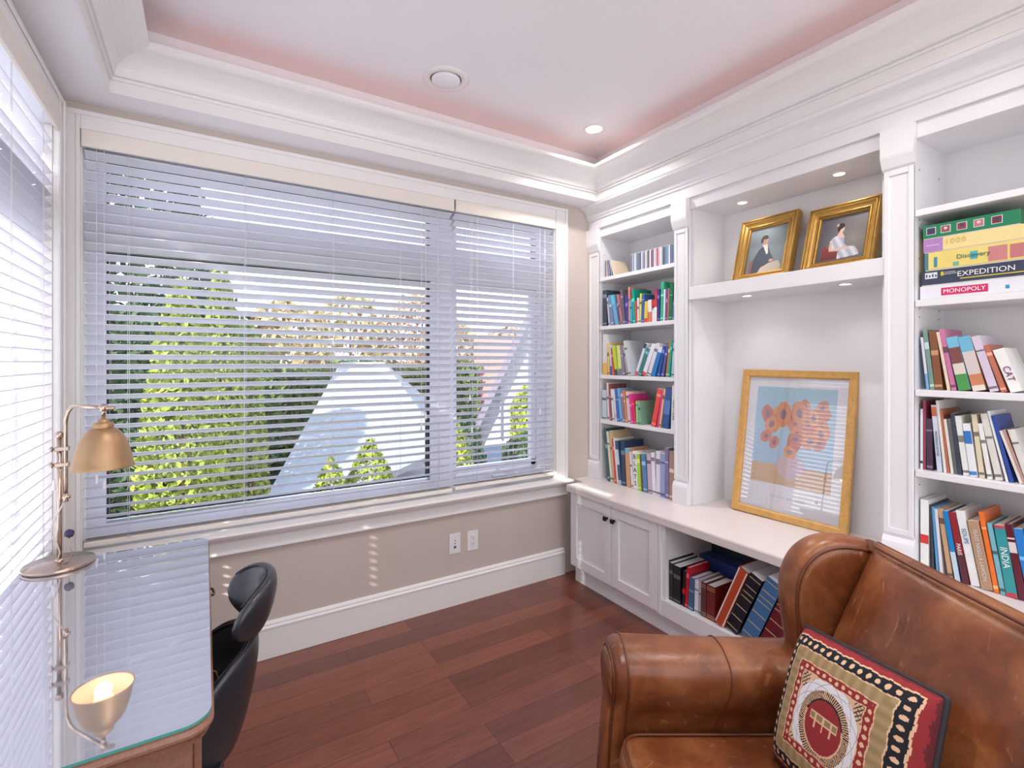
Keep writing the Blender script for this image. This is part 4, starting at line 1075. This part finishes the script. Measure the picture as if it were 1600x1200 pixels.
bm = B(); prism(bm, rrect(-.36, .04, 1.24, 1.63, .14), 'z', .425, .485); bmesh.ops.bevel(bm, geom=[e for e in bm.edges if abs((e.verts[0].co-e.verts[1].co).z) < 1e-5], offset=.022, segments=3, affect='EDGES'); obj('seat', bm, LEA, ch, smooth=False)
bm = B(); tube(bm, [(-.06, 1.445, .425), (-.06, 1.445, .08)], .026, 16); obj('pedestal', bm, STEEL, ch)
for k in range(5):
    a = R(36+72*k); c_, s_ = math.cos(a), math.sin(a); bm = B()
    tube(bm, [(-.06+.02*c_, 1.445+.02*s_, .1), (-.06+.15*c_, 1.445+.15*s_, .085), (-.06+.27*c_, 1.445+.27*s_, .06)], [.016, .013, .01], 10); lg = obj('leg', bm, STEEL, ch)
    bm = B(); lathe(bm, [(0, -.01), (.024, -.01), (.026, 0), (.024, .01), (0, .01)], 16, frame_mat((-s_, c_, 0), (0, 0, 1), (-.06+.27*c_, 1.445+.27*s_, .0265)), cap=False); obj('caster', bm, BLACKM, lg)

# ------------------------------------------------------------------ leather wing armchair (l = across the view, d = depth from the window side)
CH_A = math.atan2(481, 774)
MC = Matrix(((math.cos(CH_A), math.sin(CH_A), 0, 0), (-math.sin(CH_A), math.cos(CH_A), 0, 0), (0, 0, 1, 0), (0, 0, 0, 1)))
def cw(l, d, z): return MC @ Vector((l, d, z))
LM = bpy.data.materials.new('worn_brown_leather'); LM.use_nodes = True; t = LM.node_tree; b = t.nodes['Principled BSDF']
g = t.nodes.new('ShaderNodeNewGeometry')
def noise(sc, det, dist=0.):
    n = t.nodes.new('ShaderNodeTexNoise'); n.inputs['Scale'].default_value = sc; n.inputs['Detail'].default_value = det; n.inputs['Distortion'].default_value = dist
    t.links.new(g.outputs['Position'], n.inputs['Vector']); return n
def rampn(src, stops):
    r = t.nodes.new('ShaderNodeValToRGB'); e = r.color_ramp.elements
    while len(e) < len(stops): e.new(.5)
    for k, (p, c) in enumerate(stops): e[k].position = p; e[k].color = (*lin(c), 1) if len(c) == 3 else c
    t.links.new(src, r.inputs[0]); return r
na = noise(5, 6, .5); nb = noise(22, 8, 1.2); nc = noise(3, 3)
r1 = rampn(na.outputs['Fac'], [(.3, (96, 48, 25)), (.5, (126, 70, 38)), (.68, (160, 102, 62))])
r2 = rampn(nb.outputs['Fac'], [(.3, (.8, .8, .8, 1)), (.7, (1.12, 1.12, 1.12, 1))])
mx = t.nodes.new('ShaderNodeMix'); mx.data_type = 'RGBA'; mx.blend_type = 'MULTIPLY'; mx.inputs[0].default_value = 1
t.links.new(r1.outputs[0], mx.inputs[6]); t.links.new(r2.outputs[0], mx.inputs[7])
# pale scuffs
mp = t.nodes.new('ShaderNodeMapping'); mp.inputs['Scale'].default_value = (9, 30, 9); mp.inputs['Rotation'].default_value = (.3, .7, .4)
t.links.new(g.outputs['Position'], mp.inputs[0]); ns = t.nodes.new('ShaderNodeTexNoise'); ns.inputs['Scale'].default_value = 1.6; ns.inputs['Detail'].default_value = 7; ns.inputs['Distortion'].default_value = 1.5
t.links.new(mp.outputs[0], ns.inputs['Vector'])
rs = rampn(ns.outputs['Fac'], [(.64, (0., 0., 0., 1)), (.74, (.5, .5, .5, 1))])
mx2 = t.nodes.new('ShaderNodeMix'); mx2.data_type = 'RGBA'; t.links.new(rs.outputs[0], mx2.inputs[0]); t.links.new(mx.outputs[2], mx2.inputs[6]); mx2.inputs[7].default_value = (*lin((196, 140, 96)), 1)
t.links.new(mx2.outputs[2], b.inputs['Base Color'])
rr_ = rampn(nc.outputs['Fac'], [(.3, (.24, .24, .24, 1)), (.7, (.42, .42, .42, 1))]); t.links.new(rr_.outputs[0], b.inputs['Roughness'])
nd = noise(260, 3); bp = t.nodes.new('ShaderNodeBump'); bp.inputs['Strength'].default_value = .12; bp.inputs['Distance'].default_value = .002
nw = noise(14, 4, .8); bp2 = t.nodes.new('ShaderNodeBump'); bp2.inputs['Strength'].default_value = .25; bp2.inputs['Distance'].default_value = .01
t.links.new(nw.outputs['Fac'], bp2.inputs['Height']); t.links.new(bp2.outputs[0], bp.inputs['Normal']); t.links.new(nd.outputs['Fac'], bp.inputs['Height']); t.links.new(bp.outputs[0], b.inputs['Normal'])
SEAM = mat('dark_leather_piping', (104, 56, 32), .4)
pos = cw(.66, 1.0, 0)
ac = thing('wing_armchair', 'worn brown leather wing armchair in the foreground', 'armchair', pos, rotz=-CH_A)
def cobj(name, bm, m, parent=ac, sub=0, smooth=True):
    bmesh.ops.transform(bm, matrix=MC, verts=bm.verts[:])
    o = obj(name, bm, m, parent, smooth=smooth)
    if sub: smooth_mod(o, sub)
    return o
def ctube(name, pts, r, parent, m=SEAM, closed=False):
    bm = B(); tube(bm, pts, r, 8, closed=closed); return cobj(name, bm, m, parent)
def loft(bm, rings, cap=True):
    vs_ = [[bm.verts.new(p) for p in r] for r in rings]
    n = len(rings[0])
    for a, b2 in zip(vs_, vs_[1:]):
        for k in range(n): bm.faces.new((a[k], a[(k+1) % n], b2[(k+1) % n], b2[k]))
    if cap: bm.faces.new(vs_[0][::-1]); bm.faces.new(vs_[-1])
def spline(P, n, closed=True):
    """Catmull-Rom through 2D/3D points"""
    out = []; m = len(P)
    for i in range(m if closed else m-1):
        p0, p1, p2, p3 = [Vector(P[(i+k) % m] if closed else P[max(0, min(m-1, i+k))]) for k in (-1, 0, 1, 2)]
        for k in range(n):
            s = k/n; out.append(.5*((2*p1)+(-p0+p2)*s+(2*p0-5*p1+4*p2-p3)*s*s+(-p0+3*p1-3*p2+p3)*s**3))
    if not closed: out.append(Vector(P[-1]))
    return out
# rolled arm: profile in (offset from the arm's centre line towards the camera = negative, z)
ARM = [(-.055, .10), (-.052, .30), (-.05, .44), (-.072, .50), (-.086, .545), (-.078, .592), (-.045, .618), (.0, .628), (.05, .62), (.09, .59), (.104, .545), (.092, .50), (.062, .475), (.052, .44), (.055, .30), (.055, .10)]
def make_arm(dc, sgn):
    rings = []
    prof = spline(ARM[1:-1], 4, closed=False); prof = [Vector(ARM[0])]+prof+[Vector(ARM[-1])]
    st_ = [(.272, .82), (.278, .93), (.292, .985), (.31, 1.0), (.5, 1.0), (.66, .995), (.80, .97), (.93, .95)]
    for l, s in st_:
        dz = -.012*math.sin(max(0, (l-.3))/.6*math.pi*.8)
        rings.append([(l - (.028*(.45-q.y)/.35 if q.y < .45 and l < .4 else 0), dc + sgn*(q.x*s), (q.y-.5)*s+.5+dz if q.y > .4 else q.y) for q in prof])
    bm = B(); loft(bm, rings); a = cobj('arm', bm, LM)
    # seams over the roll
    for l in (.315, .545):
        pts = [(l + (.03*math.sin((q.y-.44)*9) if l > .4 else -.01) - (.022*(.45-q.y)/.35 if q.y < .45 and l < .4 else 0), dc+sgn*q.x*1.01, q.y*1.002 - .012*math.sin(max(0, (l-.3))/.6*math.pi*.8)) for q in prof if sgn*q.x < .06 or True]
        ctube('seam', pts, .0018 if l > .4 else .003, a)
    # front scroll panel
    bm = B(); n = len(prof)
    ring0 = [(.270-(.028*(.45-q.y)/.35 if q.y < .45 else 0), dc+sgn*q.x*.80, (q.y-.5)*.80+.5 if q.y > .4 else q.y) for q in prof]
    ring1 = [(.258-(.028*(.45-q.y)/.35 if q.y < .45 else 0), dc+sgn*q.x*.66, (q.y-.5)*.66+.5 if q.y > .4 else q.y) for q in prof]
    loft(bm, [ring0, ring1]); cobj('front_panel', bm, LM, a)
    ctube('piping', ring0, .003, a)
    return a
make_arm(1.375, 1); make_arm(.625, -1)
# outside, seat and front rail
bm = B(); box(bm, .30, .90, .70, 1.30, .16, .29, .02, 2); cobj('seat_frame', bm, LM, smooth=False)
bm = B(); box(bm, .275, .86, .69, 1.315, .29, .43, .05, 4); sc_ = cobj('seat_cushion', bm, LM, smooth=True)
ctube('piping', [(p.x, p.y, .417) for p in [Vector(q) for q in rrect(.285, .85, .70, 1.305, .05, 5)]], .0045, sc_, closed=True)
# back: a cushioned slab leaning away (towards +l)
def back_front(z): return .725 + (z-.45)*.44
rings = []
ND, NZ = 16, 12
bm = B()
def bfpt(u, v):
    # u: 0..1 from the window-side end to the camera-side end, v: 0..1 from seat to top
    z = .42 + v*.492; d = 1.335 - u*.67
    bul = .05*math.sin(math.pi*min(1, max(0, u)))**.55*math.sin(math.pi*(v*.9+.08))**.6
    l = back_front(z) + .028 - bul
    e = min(u, 1-u)
    if e < .07: l += .018*(1-e/.07)**2
    return Vector((l, d, z))
F_ = [[bm.verts.new(bfpt(i/ND, j/NZ)) for i in range(ND+1)] for j in range(NZ+1)]
for j in range(NZ):
    for i in range(ND): bm.faces.new((F_[j][i], F_[j][i+1], F_[j+1][i+1], F_[j+1][i]))
# close it with a shallow back skin
K_ = [[bm.verts.new(Vector((back_front(.42+j/NZ*.485)+.06, 1.33-i/ND*.66, .42+j/NZ*.48))) for i in range(ND+1)] for j in range(NZ+1)]
for j in range(NZ):
    for i in range(ND): bm.faces.new((K_[j][i+1], K_[j][i], K_[j+1][i], K_[j+1][i+1]))
for i in range(ND): bm.faces.new((F_[NZ][i], F_[NZ][i+1], K_[NZ][i+1], K_[NZ][i])); bm.faces.new((F_[0][i+1], F_[0][i], K_[0][i], K_[0][i+1]))
for j in range(NZ): bm.faces.new((F_[j+1][0], F_[j+1][0], K_[j][0]) if False else (F_[j][0], F_[j+1][0], K_[j+1][0], K_[j][0])); bm.faces.new((F_[j+1][ND], F_[j][ND], K_[j][ND], K_[j+1][ND]))
bk = cobj('backrest', bm, LM, sub=1)
ctube('piping', [bfpt(i/20, 1)+Vector((-.001, 0, .002)) for i in range(21)], .004, bk)
# outer back with a rounded top border
prof = spline([(.012, 0), (.008, .45), (.003, .49), (.010, .508), (.026, .510), (.042, .495), (.05, .46), (.05, 0)], 4, closed=False)
rings = []
for i in range(15):
    d = 1.365 - i/14*.73
    rings.append([(back_front(.42+q.y)+.026+q.x, d, .40+q.y) for q in prof])
bm = B(); loft(bm, rings); cobj('outer_back', bm, LM)
bm = B(); box(bm, .93, .985, .66, 1.34, .16, .46, .02, 2); cobj('lower_back', bm, LM, smooth=False)
# wings: outline in (l, z); thickness along d
WOUT = [(.80, .56), (.775, .60), (.762, .66), (.752, .74), (.757, .81), (.782, .868), (.825, .905), (.875, .920), (.93, .918), (.985, .905), (1.035, .88), (1.03, .74), (.99, .58), (.9, .5)]
def wing(dn, df, sgn):
    """dn: inner face depth, df: outer face depth"""
    W_ = spline(WOUT, 5); c_ = Vector((.9, .72)); dm = df-dn
    def ringat(s, d): return [(c_.x+(q.x-c_.x)*s, d, c_.y+(q.y-c_.y)*s) for q in W_]
    bm = B()
    loft(bm, [ringat(.55, dn+dm*.02), ringat(.8, dn-dm*.0), ringat(.86, dn+dm*.04), ringat(.89, dn+dm*.12), ringat(.93, dn+dm*.13), ringat(.985, dn+dm*.25), ringat(1.0, dn+dm*.5), ringat(.985, dn+dm*.8), ringat(.93, dn+dm*.97), ringat(.8, df)])
    w0 = cobj('wing', bm, LM, sub=1)
    ctube('piping', [p for p in ringat(.895, dn+dm*.08)], .0042, w0, closed=True)
    return w0
wing(1.325, 1.425, 1); wing(.675, .575, -1)
for l, d in ((.33, .66), (.33, 1.36), (.95, .68), (.95, 1.32)):
    bm = B(); lathe(bm, [(0, 0), (.016, 0), (.018, .02), (.026, .12), (.03, .17), (0, .17)], 16, Matrix.Translation((l, d, 0)), cap=False); cobj('leg', bm, mat('dark_wood_leg', (58, 36, 26), .35))

# ------------------------------------------------------------------ patterned cushion
A_ = cw(.755, 1.268, .722); B_ = cw(.785, .88, .795)
dn_ = (cw(.665, 1.223, .50) - A_)
xa = (B_-A_).normalized(); dn_ = (dn_ - xa*dn_.dot(xa)).normalized(); ya = -dn_
SZ, SH = .385, .31
cen = A_ + xa*(SZ/2) + dn_*(SH/2) ; Mq = frame_mat(xa, ya, cen)
def dots(s, f, w):
    return abs((s*f) % 1-.5) < w
def mask_pattern(u, v):
    CRM = (222, 184, 150); BLK = (38, 40, 46); RED = (146, 52, 56); OLV = (150, 128, 92); WHT = (224, 224, 230)
    e = min(u, 1-u, v, 1-v)
    wob = .003*math.sin((u+v)*48)
    s = u if (v < u and v < 1-u) or (v > u and v > 1-u) else v
    e += wob
    if e < .045: return RED if e > .012 else blend(RED, BLK, .4)
    if e < .055: return CRM
    if e < .125:
        k = (s*17) % 1
        return CRM if ((k-.5)**2/.06+((e-.09)/.018)**2) < 1 and e > .06 else BLK
    if e < .133: return CRM
    if e < .205: return blend(OLV, (170, 146, 108), .5+.5*math.sin(s*90))
    if e < .213: return CRM
    if e < .262:
        k = (s*20) % 1
        return CRM if ((k-.5)**2/.07+((e-.238)/.013)**2) < 1 else RED
    if e < .268: return CRM
    x, y = (u-.5)/.235, (v-.46)/.25
    q = math.hypot(x, y*.9)
    th = math.atan2(y, x)
    if q > 1.05:
        if abs(((u-v)*34) % 1-.5) < .16 and (abs(x) > .72 and abs(y) > .66): return BLK
        if abs(((u+v)*34) % 1-.5) < .1 and (abs(x) > .8 and abs(y) > .75): return BLK
        return (216, 180, 146)
    if q > .80: return (176, 160, 150) if abs(math.sin(th*5+q*14)) < .12 or abs(math.sin(th*5-q*14)) < .12 else WHT
    if q > .62: return BLK if abs((th*14+q*3) % 1-.5) < .26 else CRM
    if q > .58: return BLK if y > .2 else CRM
    gx, gy = x*2.4, y*2.4
    if abs(gy-.35) < .18 and abs(gx) < 1.0: return CRM if abs((gx*1.6) % 1-.5) > .38 else OLV
    if abs(gy+.05) < .3 and abs(gx) < 1.1 and abs((gx*1.6+.5) % 1-.5) < .1: return CRM
    if abs(gy-.35) < .26 and abs(gx) < 1.05: return CRM
    return RED
def puff(u, v):
    e = max(0, (1-(2*u-1)**4)*(1-(2*v-1)**4))
    return .058*e**.5
cu_ = thing('cushion', 'square African print cushion of red, black, tan and white on the armchair', 'cushion', cen - Vector((0, 0, .17)))
def round_corner(o):
    for v in o.data.vertices:
        pass
fb = painted('front_panel', SZ, SH, 240, 200, mask_pattern, Mq, vcol_mat('printed_cotton', .85, .15), cu_, bulge=puff)
bb = painted('back_panel', SZ, SH, 24, 24, lambda u, v: (140, 50, 54), Mq, vcol_mat('printed_cotton', .85, .15), cu_, bulge=lambda u, v: -.5*puff(u, v))
bm = B(); pr_ = [Mq @ Vector((x, y, 0)) for x, y in rrect(-SZ/2, SZ/2, -SH/2, SH/2, .004, 3)]; tube(bm, pr_, .0055, 8, closed=True)
obj('piping', bm, mat('cushion_piping', (44, 40, 46), .7), cu_)
for o_ in (fb, bb):
    # pull the sides in a little between the corners
    for vv in o_.data.vertices:
        p = Mq.inverted() @ (vv.co + o_.location)
        fx, fy = p.x/(SZ/2), p.y/(SH/2)
        p.x *= 1-.0*(1-fy*fy)*abs(fx)**3; p.y *= 1-.0*(1-fx*fx)*abs(fy)**3
        vv.co = (Mq @ p) - o_.location

# ------------------------------------------------------------------ outside
er = random.Random(3)
def leaf_mat(name, c1, c2):
    m = mat(name, c1, .7, var=0); t = m.node_tree; b = t.nodes['Principled BSDF']
    g = t.nodes.new('ShaderNodeNewGeometry'); n = t.nodes.new('ShaderNodeTexNoise'); n.inputs['Scale'].default_value = 9; n.inputs['Detail'].default_value = 4
    r = t.nodes.new('ShaderNodeMix'); r.data_type = 'RGBA'; r.inputs[6].default_value = (*lin(c1), 1); r.inputs[7].default_value = (*lin(c2), 1)
    t.links.new(g.outputs['Position'], n.inputs['Vector']); t.links.new(n.outputs['Fac'], r.inputs[0]); t.links.new(r.outputs[2], b.inputs['Base Color'])
    b.inputs['Specular IOR Level'].default_value = .2
    return m
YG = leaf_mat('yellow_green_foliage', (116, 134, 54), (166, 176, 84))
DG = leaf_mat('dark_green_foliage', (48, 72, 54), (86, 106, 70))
MG = leaf_mat('mid_green_foliage', (78, 106, 50), (124, 140, 72))
TG = leaf_mat('autumn_foliage', (160, 142, 96), (196, 178, 130))
PG = leaf_mat('pale_pink_foliage', (176, 148, 132), (200, 178, 160))
BARK = mat('bark', (96, 78, 66), .9, var=.3)
def plant(name, label, cat, x, y, z0, z1, rfun, m, n, leaf, group=None, trunk=.05, fill=.75, jit=1.):
    """rfun(t) radius at height fraction t; leaves scattered near the surface"""
    t_ = thing(name, label, cat, (x, y, z0), group)
    bm = B(); tube(bm, [(x, y, z0), (x, y, z0+(z1-z0)*.8)], [trunk, trunk*.3], 8); obj('trunk', bm, BARK, t_)
    bm = B()
    for _ in range(n):
        tt = er.random(); 
        r = rfun(tt)
        if er.random() > (r/max(.01, rmaxf(rfun)))+.15: continue
        a = er.uniform(0, 2*math.pi); q = r*(fill+(1-fill)*er.random()**.5)*er.uniform(.85, 1.1)
        c_ = Vector((x+q*math.cos(a), y+q*math.sin(a), z0+(z1-z0)*tt))
        s = leaf*er.uniform(.6, 1.4); d1 = Vector((er.gauss(0, 1), er.gauss(0, 1), er.gauss(0, 1)+.8)).normalized(); d2 = d1.cross(Vector((er.gauss(0, 1), er.gauss(0, 1), er.gauss(0, 1)))).normalized()
        p = [c_-d1*s*.5, c_+d2*s*.3, c_+d1*s*.6, c_-d2*s*.3]
        bm.faces.new([bm.verts.new(v) for v in p])
    obj('foliage', bm, m, t_)
    return t_
_rm = {}
def rmaxf(f):
    if f not in _rm: _rm[f] = max(f(k/20) for k in range(21))
    return _rm[f]
GZ = -2.6
bm = B(); box(bm, -30, 40, 3.2, 60, GZ-.2, GZ); struct('ground', bm, mat('garden_ground', (96, 102, 92), .9, var=.25, vscale=2), 'garden ground outside')
def col(r): return lambda t: r*(1-.12*(1-t))*(min(1, (1-t)*3.2))**.55
def tip(r, k): return lambda t: r*min(1, (1-t)/k)**.8+.008
def cone(r): return lambda t: r*(1-t)**.8+.01
def blob(r): return lambda t: r*math.sqrt(max(0, 1-(2*t-1)**2))*.98+.02
plant('columnar_cedar', 'thick sunlit yellow-green cedar nearest the left of the front window', 'cedar', -.14, 4.33, GZ, 2.0, col(.29), YG, 16000, .05, 'sunlit cedars outside the front window')
plant('columnar_cedar', 'sunlit yellow-green cedar right behind the thick one', 'cedar', .12, 4.95, GZ, 2.3, col(.2), YG, 12000, .05, 'sunlit cedars outside the front window')
plant('columnar_cedar', 'slender sunlit cedar just right of the thick pair', 'cedar', .36, 5.05, GZ, 1.75, col(.15), YG, 7000, .05, 'sunlit cedars outside the front window')
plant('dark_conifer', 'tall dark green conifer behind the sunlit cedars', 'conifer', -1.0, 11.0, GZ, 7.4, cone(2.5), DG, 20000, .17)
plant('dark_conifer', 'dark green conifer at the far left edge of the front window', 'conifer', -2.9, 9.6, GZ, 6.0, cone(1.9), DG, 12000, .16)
plant('dark_conifer', 'low dark rounded conifer between the cedars and the pale roof', 'conifer', -.6, 8.2, GZ, 2.3, col(.9), DG, 9000, .12)  # added tree, placed so its shadow falls on the roof's left part
plant('small_conifer', 'small sunlit conifer standing before the white roof', 'conifer', 2.32, 4.95, GZ, .80, tip(.3, .25), YG, 12000, .05, 'small conifers in front of the roof')
plant('small_conifer', 'tiny sunlit conifer at the lower middle of the front window', 'conifer', 1.35, 4.75, GZ, .66, tip(.24, .14), YG, 8000, .05, 'small conifers in front of the roof')
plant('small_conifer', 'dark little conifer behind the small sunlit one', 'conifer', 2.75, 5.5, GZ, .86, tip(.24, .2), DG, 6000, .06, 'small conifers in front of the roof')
plant('small_conifer', 'lowest small conifer left of the tiny one', 'conifer', .95, 4.55, GZ, .55, tip(.2, .14), YG, 6000, .05, 'small conifers in front of the roof')
plant('shrub', 'sunlit shrub behind the left side of the narrow blind', 'shrub', 5.0, 7.3, -.4495, 1.05, col(.42), YG, 6000, .1)
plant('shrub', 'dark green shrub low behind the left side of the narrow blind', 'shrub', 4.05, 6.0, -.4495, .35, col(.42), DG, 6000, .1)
plant('shrub', 'sunlit tall shrub behind the right side of the narrow blind', 'shrub', 7.4, 8.0, -.4495, 2.0, col(.4), YG, 6000, .1)
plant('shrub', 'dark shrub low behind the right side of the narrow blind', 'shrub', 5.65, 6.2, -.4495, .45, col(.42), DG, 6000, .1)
# hedge
hd = thing('hedge', 'long clipped green hedge beyond the cedars', 'hedge', (2.2, 14.5, GZ))
bm = B()
for _ in range(16000):
    x = er.uniform(-3.2, 7.5); zt_ = 1.35+.12*math.sin(x*2.1)
    y = 14.0+er.random()**2*1.0; z = er.uniform(GZ+1.4, zt_)
    c_ = Vector((x, y, z)); s = er.uniform(.06, .16); d1 = Vector((er.gauss(0, 1), er.gauss(0, 1), er.gauss(0, 1))).normalized(); d2 = d1.cross(Vector((er.gauss(0, 1), er.gauss(0, 1), er.gauss(0, 1)))).normalized()
    bm.faces.new([bm.verts.new(v) for v in (c_-d1*s, c_+d2*s*.6, c_+d1*s, c_-d2*s*.6)])
obj('foliage', bm, MG, hd)
bm = B(); box(bm, -3.1, 7.4, 14.3, 14.9, GZ, 1.2); obj('core', bm, DG, hd)
for k, (x, y, z1, r, m, nm) in enumerate([(2.5, 20, 3.6, 1.9, TG, 'straw-coloured tree beyond the hedge, left one'), (5.4, 22, 4.3, 2.2, TG, 'broad straw-coloured tree beyond the hedge behind the roof ridge'),
    (8.3, 21, 4.6, 2.1, PG, 'pale pinkish tree beyond the roof, behind the window post'), (10.8, 24, 3.6, 2.3, TG, 'straw-coloured tree beyond the hedge, right one'),
    (13.5, 22, 3.4, 1.9, PG, 'pale pinkish tree behind the narrow blind'), (.2, 19, 3.4, 1.7, MG, 'mid green tree beyond the hedge behind the dark conifer')]):
    t_ = plant('distant_tree', nm, 'tree', x, y, GZ+.6, z1, blob(r), m, 2600, .3, 'trees beyond the hedge', .12, .35)
# neighbouring hipped roof seen from above
ROOF = mat('pale_roof_shingles', (146, 150, 160), .85, var=.1, vscale=14, bump=.4, bscale=40)
rf = thing('neighbour_garage', 'neighbouring low building with a pale hipped shingle roof', 'building', (5.0, 9.5, GZ))
bm = B()
def pw(l, d, z): return Vector((l*math.cos(CH_A)+d*math.sin(CH_A), -l*math.sin(CH_A)+d*math.cos(CH_A), z))
p = [pw(-3.55, 6.6, -1.05), pw(1.9, 6.6, -1.05), pw(-3.02, 11.6, 1.38), pw(-3.9, 11.6, 1.38), pw(-3.6, 16, -1.0), pw(2.4, 16, -1.0)]
P0, P1, R1, R0, Q0, Q1 = pw(-3.6, 6.6, -1.0), pw(-1.2, 9.3, -.2), pw(-2.95, 11.4, 1.39), pw(-3.95, 11.4, 1.39), pw(-4.25, 12.3, .2), pw(-1.75, 12.2, .2)
V = [bm.verts.new(q) for q in (P0, P1, R1, R0, Q0, Q1)]
bm.faces.new((V[0], V[1], V[2], V[3])); bm.faces.new((V[1], V[5], V[2])); bm.faces.new((V[5], V[4], V[3], V[2])); bm.faces.new((V[4], V[0], V[3]))
r_ = bmesh.ops.extrude_face_region(bm, geom=bm.faces[:]); bmesh.ops.translate(bm, verts=[v for v in r_['geom'] if isinstance(v, bmesh.types.BMVert)], vec=(0, 0, -.1))
obj('roof', bm, ROOF, rf)
bm = B(); q4 = [P0*.97+P1*.03, P1*.97+P0*.03, Q1*.97+Q0*.03, Q0*.97+Q1*.03]; prism(bm, [(q.x, q.y) for q in q4], 'z', GZ, -1.12); obj('wall', bm, mat('render_wall', (206, 204, 206), .8), rf)
# house with a white gable to the right
hs = thing('neighbour_house', 'white neighbouring house with a sloping gable board behind the narrow blind', 'house', (9.5, 11.0, GZ))
def hp(px, d, z): l = (px-800)/774*d; return pw(l, d, z)
bm = B(); a0, a1 = hp(752, 12, 0), hp(858, 12, 0); out = (pw(0, 1, 0)-pw(0, 0, 0)).normalized()*3
def zat(py, d): return 1.4-(py-565)/774*d
q = [Vector((a0.x, a0.y, GZ)), Vector((a1.x, a1.y, GZ)), Vector((a1.x, a1.y, zat(415, 12))), Vector((a0.x, a0.y, zat(640, 12)))]
f0 = [bm.verts.new(v) for v in q]; f1 = [bm.verts.new(v+out) for v in q]
bm.faces.new(f0); bm.faces.new(f1[::-1])
for k in range(4): bm.faces.new((f0[k], f0[(k+1) % 4], f1[(k+1) % 4], f1[k]))
obj('wall', bm, mat('white_siding', (190, 190, 196), .7), hs)
bm = B(); s0, s1 = q[3], q[2]; w2 = (s1-s0).normalized(); n2 = Vector((0, 0, 1))
ee = -(pw(0, 1, 0)-pw(0, 0, 0)).normalized()*.35
quad = [s0-w2*.9, s1+w2*.4]
vs0 = [quad[0], quad[1], quad[1]-Vector((0, 0, .34)), quad[0]-Vector((0, 0, .34))]
A0 = [bm.verts.new(v+ee) for v in vs0]; A1 = [bm.verts.new(v+out) for v in [quad[0], quad[1], quad[1]-Vector((0, 0, .12)), quad[0]-Vector((0, 0, .12))]]
bm.faces.new(A0); bm.faces.new(A1[::-1])
for k in range(4): bm.faces.new((A0[k], A0[(k+1) % 4], A1[(k+1) % 4], A1[k]))
obj('roof', bm, mat('lilac_grey_fascia', (128, 120, 138), .7), hs)
bm = B(); b0, b1 = hp(781, 11.95, 0), hp(783, 11.95, 0); prism(bm, [(b0.x, b0.y), (b1.x, b1.y), (b1.x-.03, b1.y-.05), (b0.x-.03, b0.y-.05)], 'z', zat(685, 12), zat(600, 12)); obj('downpipe', bm, mat('grey_pipe', (150, 150, 160), .6), hs)
bm = B(); c0, c1 = hp(740, 16, 0), hp(800, 16, 0); prism(bm, [(c0.x, c0.y), (c1.x, c1.y), (c1.x+2, c1.y+3), (c0.x+2, c0.y+3)], 'z', GZ, zat(525, 16)); tag(obj('rose_house', bm, mat('rose_render', (186, 140, 136), .8)), 'pale pink building glimpsed left of the gable board', 'building')
# patio, its blue shade put into the base colour
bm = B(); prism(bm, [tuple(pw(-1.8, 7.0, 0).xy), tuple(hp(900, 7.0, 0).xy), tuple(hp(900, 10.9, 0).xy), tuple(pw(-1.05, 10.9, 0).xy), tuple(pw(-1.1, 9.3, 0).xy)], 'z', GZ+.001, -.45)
tag(obj('terrace', bm, mat('shade_blue_terrace', (70, 82, 108), .8, var=.1)), 'low blue-grey terrace below the white gable house', 'terrace')
